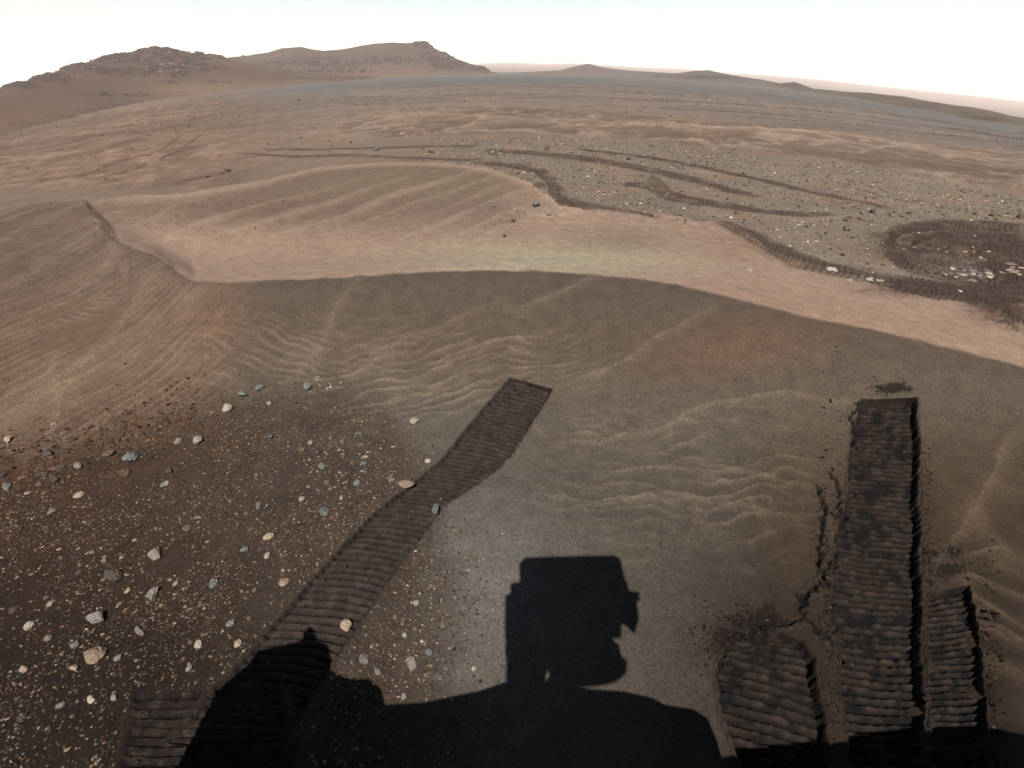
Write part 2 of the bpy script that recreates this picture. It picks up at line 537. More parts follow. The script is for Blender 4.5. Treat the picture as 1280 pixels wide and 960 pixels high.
MAT_SAND = ground_material('sand')
MAT_TRACK = ground_material('pressed_sand', grain=(300, 70, 12), grain_amt=0.5, bump=0.5, dist=0.006)
MAT_HILL = ground_material('hill_soil', grain=(1.2, 0.25, 0.05), grain_amt=0.35, bump=0.8, dist=0.6)
MAT_FAR = ground_material('distant_hill_soil', grain=(0.05, 0.012), grain_amt=0.25, bump=0.2, dist=2.0)

# ------------------------------------------------------------------ wheel tracks: layout (needed to press the ground down)
def resample(P, n):
    P = np.asarray(P, float)
    s = np.concatenate([[0], np.cumsum(np.hypot(*np.diff(P[:, :2], axis=0).T))])
    # smooth interpolation of each coordinate along the curve
    t = np.linspace(0, s[-1], n)
    Q = np.stack([np.interp(t, s, P[:, i]) for i in range(2)], 1)
    if len(P) > 3:
        w_ = max(3, int(n / (len(P) * 1.6)) | 1)
        ker = np.hanning(w_ + 2)[1:-1]; ker /= ker.sum()
        pad = w_ // 2
        for i in range(2):
            e0 = 2 * Q[0, i] - Q[pad:0:-1, i] if pad else Q[:0, i]
            e1 = 2 * Q[-1, i] - Q[-2:-pad - 2:-1, i] if pad else Q[:0, i]
            Q[:, i] = np.convolve(np.concatenate([e0, Q[:, i], e1]), ker, 'valid')
    return Q

TRACKS = []
def track(name, label, lpx, rpx, pitch=0.05, depth=0.012, bar=0.012, rough=0.004, dark=1.0, blotch=0.5, berm=0.004,
          cells=(0.0045, 44), kind='near', bow=0.0, skew=0.0, slope_r=0.0, seed=0, fade=0.0):
    Lw = hit(*np.array(lpx, float).T)[:, :2]; Rw = hit(*np.array(rpx, float).T)[:, :2]
    n0 = 120
    Lr, Rr = resample(Lw, n0), resample(Rw, n0)
    C = (Lr + Rr) / 2
    Wd = np.hypot(*(Rr - Lr).T) / 2
    length = np.hypot(*np.diff(C, axis=0).T).sum()
    TRACKS.append(dict(name=name, label=label, L=Lr, R=Rr, C=C, W=Wd, length=length, pitch=pitch, depth=depth, bar=bar, rough=rough,
                       dark=dark, blotch=blotch, berm=berm, cells=cells, kind=kind, bow=bow, skew=skew, slope_r=slope_r, seed=seed, fade=fade))

track('wheel_track', 'long straight wheel track with even tread bars from the stony soil into bare sand',
      [(637, 472), (606, 508), (575, 545), (548, 578), (520, 600), (497, 618), (470, 638), (430, 680), (390, 724), (350, 772), (312, 815), (262, 866), (210, 930)],
      [(691, 486), (668, 526), (645, 562), (620, 590), (585, 614), (555, 632), (540, 655), (512, 692), (480, 735), (455, 775), (425, 815), (385, 880), (350, 945)],
      pitch=0.038, depth=0.016, bar=0.019, seed=1, bow=0.012, blotch=0.35, rough=.003)
track('wheel_track', 'dark wheel track of horizontal tread bars lost in the shadow at the lower left',
      [(168, 866), (160, 905), (150, 958), (140, 1010)], [(352, 862), (360, 905), (372, 958), (385, 1010)], pitch=0.035, depth=0.010, bar=0.012, seed=2)
track('wheel_track', 'broad deeply sunk dark wheel track up the right side with cracks on its left',
      [(1078, 498), (1068, 530), (1062, 570), (1058, 615), (1047, 665), (1040, 715), (1046, 770), (1050, 830), (1058, 900), (1066, 990)],
      [(1146, 497), (1147, 530), (1149, 570), (1149, 615), (1150, 665), (1151, 715), (1151, 770), (1152, 830), (1154, 900), (1156, 990)],
      pitch=0.036, depth=0.045, bar=0.024, rough=0.010, blotch=1.0, berm=0.010, seed=3, bow=-0.01)
track('wheel_track', 'short dark wheel track at the lower right edge, right of the broad sunk one',
      [(1160, 742), (1160, 780), (1162, 830), (1162, 890), (1164, 990)],
      [(1211, 732), (1220, 775), (1228, 830), (1234, 890), (1242, 990)],
      pitch=0.032, depth=0.035, bar=0.021, rough=0.008, blotch=0.9, berm=0.008, seed=4)
track('wheel_track', 'wide curved wheel scar with a round dug end, left of the broad sunk track',
      [(925, 792), (900, 812), (893, 845), (900, 890), (918, 940), (940, 1000)],
      [(968, 786), (1002, 800), (1018, 825), (1028, 870), (1036, 930), (1046, 1000)],
      pitch=0.035, depth=0.040, bar=0.023, rough=0.008, blotch=0.9, berm=0.012, seed=5, skew=-0.05)

MIDS = []
def mid_track(label, pts, pitch=0.09, res=(0.03, 14), dark=0.8, group='older wheel tracks beyond the dune', seed=0, tread=0.012, name='wheel_track', colr=(80, 60, 48)):
    pts = np.array(pts, float)                    # px, py, half thickness in px
    n0 = 80
    s = np.concatenate([[0], np.cumsum(np.hypot(*np.diff(pts[:, :2], axis=0).T))]); t = np.linspace(0, s[-1], n0)
    q = np.stack([np.interp(t, s, pts[:, i]) for i in range(3)], 1)
    ker = np.hanning(15)[1:-1]; ker /= ker.sum()
    for i in range(3):
        e = np.concatenate([2 * q[0, i] - q[6:0:-1, i], q[:, i], 2 * q[-1, i] - q[-2:-8:-1, i]])
        q[:, i] = np.convolve(e, ker, 'valid')
    dx = np.gradient(q[:, 0]); dy = np.gradient(q[:, 1])
    nl = np.hypot(dx, dy); nx, ny = -dy / nl, dx / nl
    Lw = hit(q[:, 0] + nx * q[:, 2], q[:, 1] + ny * q[:, 2])[:, :2]
    Rw = hit(q[:, 0] - nx * q[:, 2], q[:, 1] - ny * q[:, 2])[:, :2]
    MIDS.append(dict(name=name, label=label, L=Lw, R=Rw, pitch=pitch, res=res, dark=dark, group=group, seed=seed, tread=tread, colr=colr))

def build_mid(T):
    Lw, Rw, res, seed, pitch, tread, dark = T['L'], T['R'], T['res'], T['seed'], T['pitch'], T['tread'], T['dark']
    C = (Lw + Rw) / 2
    sl = np.concatenate([[0], np.cumsum(np.hypot(*np.diff(C, axis=0).T))])
    n = int(min(1400, max(40, sl[-1] / res[0])))
    u = np.linspace(0, sl[-1], n)
    L2 = np.stack([np.interp(u, sl, Lw[:, i]) for i in range(2)], 1)
    R2 = np.stack([np.interp(u, sl, Rw[:, i]) for i in range(2)], 1)
    tt = np.linspace(-1.15, 1.15, res[1])
    S, Tt = np.meshgrid(u, tt, indexing='ij')
    te = Tt * (1 + 0.22 * perlin(S * 0.9, Tt * 0 + np.sign(Tt), seed) + 0.16 * perlin(S * 4, Tt * 0 + 5 + np.sign(Tt), seed))
    P = L2[:, None] * (1 - (te[..., None] + 1) / 2) + R2[:, None] * (te[..., None] + 1) / 2
    x, y = P[..., 0].ravel(), P[..., 1].ravel()
    z0, gm = fields(x, y)
    gc = ground_color(x, y, z0, gm)
    rr = np.hypot(x, y).reshape(S.shape)
    f = (S + 0.02 * perlin(S * 3, Tt * 2, seed + 2) + 0.05 * Tt ** 2) / pitch; f = f - np.floor(f)
    bars = np.exp(-((f - 0.5) / 0.2) ** 2) if tread > 0 else np.zeros_like(S)
    rn = fbm(x * 3, y * 3, 3, 351 + seed).reshape(S.shape)
    k = np.clip(rr / 10, .6, 2.0)
    z = z0.reshape(S.shape) + (0.004 + 0.004 * rn) * k * ss(1.15, 0.95, np.abs(Tt)) + (np.exp(-((np.abs(Tt) - 0.9) / 0.1) ** 2) * 0.004 - 0.03 * ss(1.0, 1.15, np.abs(Tt))) * k \
        - tread * bars * (np.abs(Tt) < .88) + rn * 0.008
    m = (ss(1.04, 0.75, np.abs(Tt)) * ss(0, 0.3, S) * ss(sl[-1], sl[-1] - .3, S) * np.clip(0.95 + 1.6 * rn, 0.35, 1)).ravel() * dark
    streak = perlin(S * 0.6, Tt * 6, seed + 4).ravel()
    m = m * np.clip(0.9 + 0.5 * streak, .4, 1)
    c = mixc(gc, m, srgb(*T['colr']) * A * 0.9)
    c = mixc(c, (bars.ravel() * m * 0.8 * (np.abs(Tt.ravel()) < .88)), srgb(48, 35, 29) * A)
    F_ = grid_faces(n, res[1])
    Vt = np.stack([x, y, z.ravel()], 1)
    a, b, d_ = Vt[F_[0, 0]], Vt[F_[0, 1]], Vt[F_[0, 2]]
    if np.cross(b - a, d_ - a)[2] < 0: F_ = F_[:, ::-1]
    o = link(T['name'], np_mesh(T['name'], Vt, F_, True, np.clip(c, .0012, .9)), MAT_TRACK)
    tag(o, T['label'], 'wheel track', T['group'])

mid_track('dark hooked wheel track that rounds the pale sand tip and ends at the dune edge',
          [(585, 204, 2), (630, 206, 3), (665, 211, 5), (688, 222, 8), (694, 233, 10), (690, 243, 9), (705, 252, 6), (740, 257, 5), (780, 265, 4), (835, 273, 2)], seed=11, colr=(84, 64, 52))
mid_track('dark hook branch of old track at the pale sand tip, pointing left',
          [(662, 233, 2), (680, 230, 4), (698, 236, 5), (706, 240, 3)], seed=12)
mid_track('wheel track sweeping right through the gravel from the grey rock pile to the pale apron',
          [(600, 188, 2), (660, 191, 3), (720, 197, 3.5), (790, 208, 4), (840, 219, 4), (880, 228, 5), (915, 240, 4), (960, 247, 2)], seed=13)
mid_track('uppermost thin wheel track slanting right across the gravel field',
          [(720, 187, 1.5), (790, 194, 2), (850, 204, 2.5), (930, 220, 2.5), (1000, 237, 3), (1060, 250, 2.5), (1120, 262, 2)], seed=14)
mid_track('wheel track with a wide scuffed middle below the long gravel track',
          [(770, 231, 2), (812, 232, 5), (832, 244, 7), (870, 252, 5), (930, 261, 4), (990, 268, 4), (1050, 269, 2)], seed=15)
mid_track('short broad scuff joining two wheel tracks in the gravel',
          [(808, 222, 6), (822, 232, 9), (835, 244, 9)], seed=16, tread=0)
mid_track('broad ribbed wheel track running down the edge of the pink sand slope',
          [(890, 277, 3), (920, 285, 7), (945, 300, 12), (975, 318, 14), (1010, 330, 11), (1060, 341, 8), (1110, 353, 9), (1160, 366, 10), (1215, 372, 10), (1290, 372, 12)],
          pitch=0.075, res=(0.012, 22), seed=17, dark=0.7)
mid_track('outermost ribbed wheel loop of the churned ground at the right',
          [(1290, 287, 7), (1230, 283, 8), (1170, 281, 7), (1125, 287, 8), (1104, 300, 10), (1112, 318, 11), (1140, 334, 10), (1185, 344, 8), (1235, 350, 9)],
          pitch=0.085, res=(0.014, 20), seed=18, dark=0.85)
mid_track('inner ribbed wheel loop of the churned ground at the right',
          [(1290, 318, 10), (1245, 308, 9), (1200, 301, 6), (1165, 302, 5), (1150, 312, 6), (1160, 322, 4)],
          pitch=0.085, res=(0.014, 18), seed=19, dark=0.75)
mid_track('faint ribbed wheel track crossing the middle of the churned ground',
          [(1290, 302, 8), (1240, 296, 7), (1190, 292, 6), (1150, 297, 6), (1130, 310, 7), (1150, 326, 8), (1200, 336, 8), (1290, 330, 10)],
          pitch=0.085, res=(0.014, 18), seed=28, dark=0.7)
mid_track('ribbed wheel track between the long ribbed one and the churned loops',
          [(1100, 352, 5), (1150, 350, 8), (1200, 358, 9), (1250, 362, 9), (1290, 360, 10)],
          pitch=0.08, res=(0.013, 16), seed=29, dark=0.75)
mid_track('ribbed wheel track leaving the churned ground along the right edge of the picture',
          [(1290, 340, 9), (1255, 350, 10), (1245, 372, 12), (1258, 395, 11), (1290, 412, 12)], pitch=0.08, res=(0.012, 18), seed=20, dark=0.85, colr=(74, 55, 44))
mid_track('dark crescent wheel scar at the right edge just above the sand slope',
          [(1290, 352, 6), (1262, 342, 8), (1225, 345, 8), (1190, 352, 5)], pitch=0.08, res=(0.014, 14), seed=21, dark=0.7)
mid_track('thin furrow running out to the left of the crescent scar',
          [(1168, 350, 1.5), (1205, 372, 2), (1245, 386, 3), (1262, 402, 3.5), (1282, 412, 3.5)], seed=22, tread=0, colr=(60, 44, 36), res=(.02, 10))
mid_track('far thin wheel track left of the rock pile, the upper of two',
          [(330, 187, 1), (400, 187, 1.4), (470, 185.5, 1.3), (540, 183, 1.6), (600, 183, 1.5)], seed=23, tread=0, res=(.08, 8))
mid_track('far thin wheel track left of the rock pile, the lower of two',
          [(300, 192, 1), (370, 196, 1.6), (440, 194, 1.4), (520, 198, 1.6), (590, 201, 2), (610, 200, 2)], seed=24, tread=0, res=(.08, 8))
mid_track('far zigzag wheel track below the left hill, its right branch',
          [(252, 168, 1.2), (238, 178, 1.4), (222, 188, 1.6), (196, 200, 1.8), (232, 199, 1.5)], seed=25, tread=0, res=(.08, 8), dark=.45)
mid_track('far zigzag wheel track below the left hill, its long lower loop',
          [(100, 221, 2), (135, 206, 2), (165, 197, 2), (195, 190, 2), (225, 172, 1.5), (218, 160, 1.2)], seed=26, tread=0, res=(.08, 8), dark=.45)
mid_track('far wheel scuff crossing the pale bedforms at the left',
          [(98, 223, 2.5), (125, 224, 3), (150, 217, 2), (182, 206, 1.5)], seed=27, tread=0, res=(.08, 8), dark=.45)


def in_poly(x, y, P):
    c = np.zeros(x.shape, bool)
    for i in range(len(P)):
        x1, y1 = P[i - 1]; x2, y2 = P[i]
        if y1 == y2: continue
        c ^= ((y1 > y) != (y2 > y)) & (x < (x2 - x1) * (y - y1) / (y2 - y1) + x1)
    return c

def carve(x, y):
    """how far the ground sheet is pressed down under the tracks (the track's own mesh fills the hollow)"""
    c = np.zeros_like(x)
    for T in TRACKS + MIDS:
        near = 'kind' in T
        L_, R_ = (T['L'][::4], T['R'][::4]) if near else (T['L'][::3], T['R'][::3])
        if near: C_ = (L_ + R_) / 2; L_ = C_ + (L_ - C_) * 1.05; R_ = C_ + (R_ - C_) * 1.05
        P = np.concatenate([L_, R_[::-1]])
        k = (x > P[:, 0].min()) & (x < P[:, 0].max()) & (y > P[:, 1].min()) & (y < P[:, 1].max())
        idx = np.nonzero(k)[0]
        if not len(idx): continue
        idx = idx[in_poly(x[idx], y[idx], P)]
        if not len(idx): continue
        d = np.minimum(poly_dist(x[idx], y[idx], L_)[0], poly_dist(x[idx], y[idx], R_)[0])
        if near:
            c[idx] = np.maximum(c[idx], ss(0.0, 0.012, d) * (T['depth'] + T['bar'] + T['rough'] * 2.5 + 0.012))
        else:
            W = np.hypot(*(T['R'] - T['L']).T).mean() / 2
            c[idx] = np.maximum(c[idx], ss(0.05 * W, 0.35 * W, d) * (0.045 + T['tread']))
    return c

# ------------------------------------------------------------------ colour of the ground
A = 0.295      # overall albedo scale
def mixc(c, m, to):
    return c + m[:, None] * (np.asarray(to)[None] - c)

def ground_color(x, y, z, M):
    px, py, r = M['px'], M['py'], M['r']
    n1 = fbm(x * 0.9, y * 0.9, 4, 201); n2 = fbm(x * 6, y * 6, 3, 211)
    nfar = fbm(x / 16, y / 9, 5, 221); nfar2 = fbm(x / 45, y / 20, 4, 231)
    c = np.tile(srgb(112, 98, 82), (len(x), 1)) * A
    # near sand: grey brown, greyer in the centre, redder to the right; lens vignette painted darker to lower right
    c = mixc(c, np.full(len(x), 1.0), srgb(102, 92, 80) * A)
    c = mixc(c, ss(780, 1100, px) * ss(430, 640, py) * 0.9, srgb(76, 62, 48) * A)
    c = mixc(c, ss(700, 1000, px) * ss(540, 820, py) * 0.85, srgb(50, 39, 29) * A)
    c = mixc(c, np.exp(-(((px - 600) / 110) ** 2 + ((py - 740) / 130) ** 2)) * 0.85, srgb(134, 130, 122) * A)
    c = mixc(c, np.clip(n1 * 0.9 + 0.1, 0, 1) * 0.35, srgb(94, 80, 68) * A)
    # the dark near face of the dune
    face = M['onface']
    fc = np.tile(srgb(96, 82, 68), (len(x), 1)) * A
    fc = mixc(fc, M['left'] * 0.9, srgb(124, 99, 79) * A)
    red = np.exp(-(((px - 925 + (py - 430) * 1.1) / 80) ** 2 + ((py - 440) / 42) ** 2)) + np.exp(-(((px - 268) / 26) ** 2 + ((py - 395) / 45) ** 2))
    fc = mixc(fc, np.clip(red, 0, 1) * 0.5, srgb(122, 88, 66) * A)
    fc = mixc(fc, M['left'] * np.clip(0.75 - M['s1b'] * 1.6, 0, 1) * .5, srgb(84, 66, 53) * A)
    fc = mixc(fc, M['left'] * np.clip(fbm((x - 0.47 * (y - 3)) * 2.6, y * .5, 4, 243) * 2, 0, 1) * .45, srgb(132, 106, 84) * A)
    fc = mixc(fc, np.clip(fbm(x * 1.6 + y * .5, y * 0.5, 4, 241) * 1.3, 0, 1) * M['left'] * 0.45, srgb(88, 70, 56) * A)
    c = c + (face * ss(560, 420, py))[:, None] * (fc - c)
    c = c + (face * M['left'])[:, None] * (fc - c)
    # tan sand of the hollow and of the far flank
    b = M['basin']
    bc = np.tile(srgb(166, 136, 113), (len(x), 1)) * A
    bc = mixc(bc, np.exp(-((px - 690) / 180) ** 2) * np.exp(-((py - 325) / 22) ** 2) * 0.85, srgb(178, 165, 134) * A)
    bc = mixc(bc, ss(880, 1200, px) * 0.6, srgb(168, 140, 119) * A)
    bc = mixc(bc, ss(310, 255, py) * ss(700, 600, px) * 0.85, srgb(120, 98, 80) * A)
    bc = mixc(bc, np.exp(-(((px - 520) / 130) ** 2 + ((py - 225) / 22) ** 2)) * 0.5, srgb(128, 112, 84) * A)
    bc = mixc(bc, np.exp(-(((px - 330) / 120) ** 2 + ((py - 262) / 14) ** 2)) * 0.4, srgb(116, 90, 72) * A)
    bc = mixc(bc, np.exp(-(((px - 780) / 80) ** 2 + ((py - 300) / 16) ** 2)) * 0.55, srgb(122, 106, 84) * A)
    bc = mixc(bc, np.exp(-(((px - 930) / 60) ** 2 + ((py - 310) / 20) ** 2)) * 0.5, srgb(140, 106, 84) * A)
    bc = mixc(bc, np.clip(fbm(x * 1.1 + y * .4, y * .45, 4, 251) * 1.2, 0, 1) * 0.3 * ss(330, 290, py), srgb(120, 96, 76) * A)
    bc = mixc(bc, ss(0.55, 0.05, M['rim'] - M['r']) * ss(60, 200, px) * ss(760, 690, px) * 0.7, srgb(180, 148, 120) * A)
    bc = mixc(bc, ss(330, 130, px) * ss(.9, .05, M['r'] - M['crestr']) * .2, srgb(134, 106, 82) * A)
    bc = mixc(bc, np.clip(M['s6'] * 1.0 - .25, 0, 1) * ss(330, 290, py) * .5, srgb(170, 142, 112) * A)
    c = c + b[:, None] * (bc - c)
    # soil with gravel, lower left
    s = M['soil']
    sc = np.tile(srgb(80, 63, 49), (len(x), 1)) * A
    sc = mixc(sc, ss(330, 0, px) * 0.75, srgb(70, 46, 30) * A)
    sc = mixc(sc, ss(600, 850, py) * 0.9, srgb(38, 26, 18) * A)  # darkening toward the bottom is lens vignette put into the soil colour
    sc = mixc(sc, ss(180, 470, px) * 0.85, srgb(82, 70, 59) * A)
    sc = sc * (1 + 0.35 * n2[:, None])
    c = c + s[:, None] * (sc - c)
    cc = srgb(100, 72, 50) * A
    c = mixc(c, M['crust'] * np.clip(0.45 + 1.2 * n2, 0, 0.9), cc)
    c = mixc(c, M['crust'] * np.clip(-0.15 - 1.6 * fbm(x * 8, y * 8, 4, 261), 0, 0.8), srgb(52, 40, 32) * A)
    # crest lines of the ripples
    c = mixc(c, np.clip(M['crest'] * 0.42, 0, 0.6) * (r < 14), srgb(164, 143, 120) * A)
    # dark dusty smears
    for (qx, qy, wx, wy, amt) in [(750, 640, 40, 12, .3), (700, 600, 60, 16, .2), (980, 555, 34, 8, .3), (620, 520, 60, 20, 0)]:
        c = mixc(c, np.exp(-(((px - qx) / wx) ** 2 + ((py - qy) / wy) ** 2)) * amt * (r < 10), srgb(70, 58, 54) * A)
    # dug-up dark sand thrown around the right tracks
    spk = fbm(px / 7, py / 7, 4, 271, 0.65)
    for (qx, qy, wx, wy) in [(1118, 485, 26, 7), (1186, 714, 22, 8), (1163, 692, 12, 5), (1192, 690, 10, 8), (945, 778, 38, 16), (915, 800, 30, 22), (960, 765, 10, 16)]:
        f = np.exp(-(((px - qx) / wx) ** 2 + ((py - qy) / wy) ** 2)) * 1.6 + spk * 1.1 - 0.55
        c = mixc(c, np.clip(f * 2.2, 0, 0.93) * (r < 10), srgb(34, 26, 22) * A)
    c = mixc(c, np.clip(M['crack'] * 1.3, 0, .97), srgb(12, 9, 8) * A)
    # ---- beyond the dune
    far = ss(M['rim'] + 0.2, M['rim'] + 1.2, r) * M['front']
    fcx = np.tile(srgb(140, 118, 98), (len(x), 1)) * A
    fcx = mixc(fcx, M['midg'] * 0.9, srgb(136, 120, 102) * A)
    fcx = mixc(fcx, M['midg'] * np.clip(n1 * 1.5, 0, 0.6), srgb(156, 124, 98) * A)
    fcx = mixc(fcx, M['band'] * .9, srgb(112, 92, 74) * A)
    fcx = mixc(fcx, M['band'] * np.clip(M['cross'] * 1.3 - .2, 0, 1) ** 1.5 * 0.6, srgb(172, 140, 112) * A)
    fcx = mixc(fcx, M['band'] * np.clip(M['bed'] ** 7, 0, 1) * 0.7 , srgb(178, 146, 118) * A)
    wig = np.abs(fbm(x / 3.2 + .6 * fbm(x / 8, y / 8, 2, 95), y / 3.6, 3, 96))
    fcx = mixc(fcx, M['band'] * np.clip(0.7 - wig * 6, 0, .7), srgb(180, 154, 130) * A)
    # streaky plain
    pl = ss(26, 45, r) * (1 - M['band'])
    fcx = mixc(fcx, pl, srgb(124, 112, 101) * A)
    fcx = mixc(fcx, pl * np.clip(0.35 + nfar * 2.4, 0, 0.9), srgb(118, 110, 102) * A)
    fcx = mixc(fcx, pl * np.clip(nfar2 * 2.4, 0, 0.45), srgb(142, 118, 100) * A)
    lines = ripples(x, y, 5.0, 1.52, 5, 43, 2.5)[0]; lines2 = fbm(x / 30, y / 3.0, 5, 235, .6); lines3 = fbm(x / 14, y / 1.6, 4, 236, .6)
    fcx = mixc(fcx, ss(15, 26, r) * (1 - M['midg']) * np.clip(np.abs(lines3) * -4 + .55, 0, .55), srgb(168, 140, 114) * A)
    fcx = mixc(fcx, pl * np.clip(lines2 * 3.0, 0, .8) * ss(260, 90, r), srgb(88, 74, 64) * A)
    fcx = mixc(fcx, pl * np.clip(lines - .3, 0, 1) * .5 * ss(150, 60, r), srgb(176, 146, 118) * A)
    fcx = mixc(fcx, pl * M['farr'] * np.clip(M['fr'] - .4, 0, 1) * 0.6, srgb(172, 140, 114) * A)
    fcx = mixc(fcx, ss(50, 130, r) * 0.85, srgb(110, 108, 104) * A)
    fcx = mixc(fcx, ss(80, 160, r) * np.clip(nfar2 * 2.0 + .05, 0, 0.45), srgb(132, 112, 96) * A)
    # warm low bedforms at the left
    fcx = mixc(fcx, M['lft'] * 0.8, srgb(136, 106, 82) * A)
    fcx = mixc(fcx, M['lft'] * np.clip(M['lr'] * 1.1 - .3, 0, 0.75), srgb(176, 142, 112) * A)
    fcx = mixc(fcx, M['lft'] * np.clip(fbm(x * .5, y * .35, 4, 281) * 2.0, 0, 0.55), srgb(92, 72, 58) * A)
    fcx = fcx * (1 + 0.42 * fbm(x / 60, y / 14, 8, 291, .74)[:, None]) * (1 + 0.16 * fbm(x * 1.7, y * 0.9, 3, 292)[:, None])
    c = c + far[:, None] * (fcx - c)
    # disturbed dark ground round the churned tracks at the right
    ch = 0
    for (qx, qy, wx, wy) in [(1180, 305, 95, 26), (1255, 372, 50, 34), (1270, 330, 50, 40), (1160, 360, 80, 12)]:
        ch = ch + np.exp(-(((px - qx) / wx) ** 2 + ((py - qy) / wy) ** 2) ** 2)
    ch = np.clip(ch * (0.95 + 0.9 * fbm(x * 2.4, y * 2.4, 4, 301)), 0, 1) * (r < 25) * M['front']
    c = mixc(c, ch * 0.85, srgb(72, 52, 40) * A)
    M['churn'] = ch
    lum = c.mean(1, keepdims=True)
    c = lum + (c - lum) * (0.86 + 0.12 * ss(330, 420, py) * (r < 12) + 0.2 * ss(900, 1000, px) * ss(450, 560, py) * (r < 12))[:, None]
    c = c * (1 - 0.20 * ss(470, 620, py) * (r < 12))[:, None]  # vignette again: near ground dimmed in colour toward the bottom
    return np.clip(c, 0.0012, 0.9)

# ------------------------------------------------------------------ the ground sheet
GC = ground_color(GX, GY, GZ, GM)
GZ = GZ - carve(GX, GY)
nch = fbm(GX * 5, GY * 5, 4, 311, 0.6)
GZ = GZ + GM['churn'] * nch * 0.13
V = np.stack([GX, GY, GZ], 1)
F = grid_faces(NR, NA, wrap=True)
if np.cross(V[F[0, 1]] - V[F[0, 0]], V[F[0, 2]] - V[F[0, 0]])[2] < 0: F = F[:, ::-1]
# the dune (near face, crest, hollow, rim) and the rest of the ground are two pieces of setting that share their border
fr_c = GM['r'][F].mean(1)
toe_c = GM['toe'][F].mean(1); rim_c = GM['rim'][F].mean(1)
isd = (fr_c > toe_c) & (fr_c < rim_c + 0.45) & (np.abs(GM['az'][F[:, 0]]) < math.radians(54))
def sub_mesh(name, faces, extra_center=False):
    used = np.zeros(len(V), bool); used[faces.ravel()] = True
    mp = np.cumsum(used) - 1
    vv = V[used]; cc = GC[used]; ff = mp[faces]
    return np_mesh(name, vv, ff, True, cc), used
# vertex normals of the whole sheet, so that the seam does not show
vg = V.reshape(NR, NA, 3)
dr = np.gradient(vg, axis=0)
da = np.empty_like(vg)
da[:, 1:-1] = vg[:, 2:] - vg[:, :-2]; da[:, 0] = vg[:, 1] - vg[:, -1]; da[:, -1] = vg[:, 0] - vg[:, -2]
NRM = np.cross(da, dr).reshape(-1, 3); NRM /= np.linalg.norm(NRM, axis=1)[:, None]
NRM *= np.sign(NRM[:, 2:3])
for nm, sel in (('ground', ~isd), ('sand_dune', isd)):
    me, used = sub_mesh(nm, F[sel])
    me.normals_split_custom_set_from_vertices(NRM[used].tolist())
    o = link(nm, me, MAT_SAND); tag(o, kind='structure')
# close the small hole under the rover
cap_n = 48
ca = np.linspace(0, 2 * np.pi, cap_n, endpoint=False)
cv = np.concatenate([[[0, 0, 0.0]], np.stack([0.31 * np.sin(ca), 0.31 * np.cos(ca), np.full(cap_n, -0.002)], 1)])
cf = np.array([[0, 1 + (i + 1) % cap_n, 1 + i] for i in range(cap_n)])
o = link('ground_patch', np_mesh('ground_patch', cv, cf, True, np.tile(srgb(90, 72, 56) * A, (len(cv), 1))), MAT_SAND); tag(o, kind='structure')

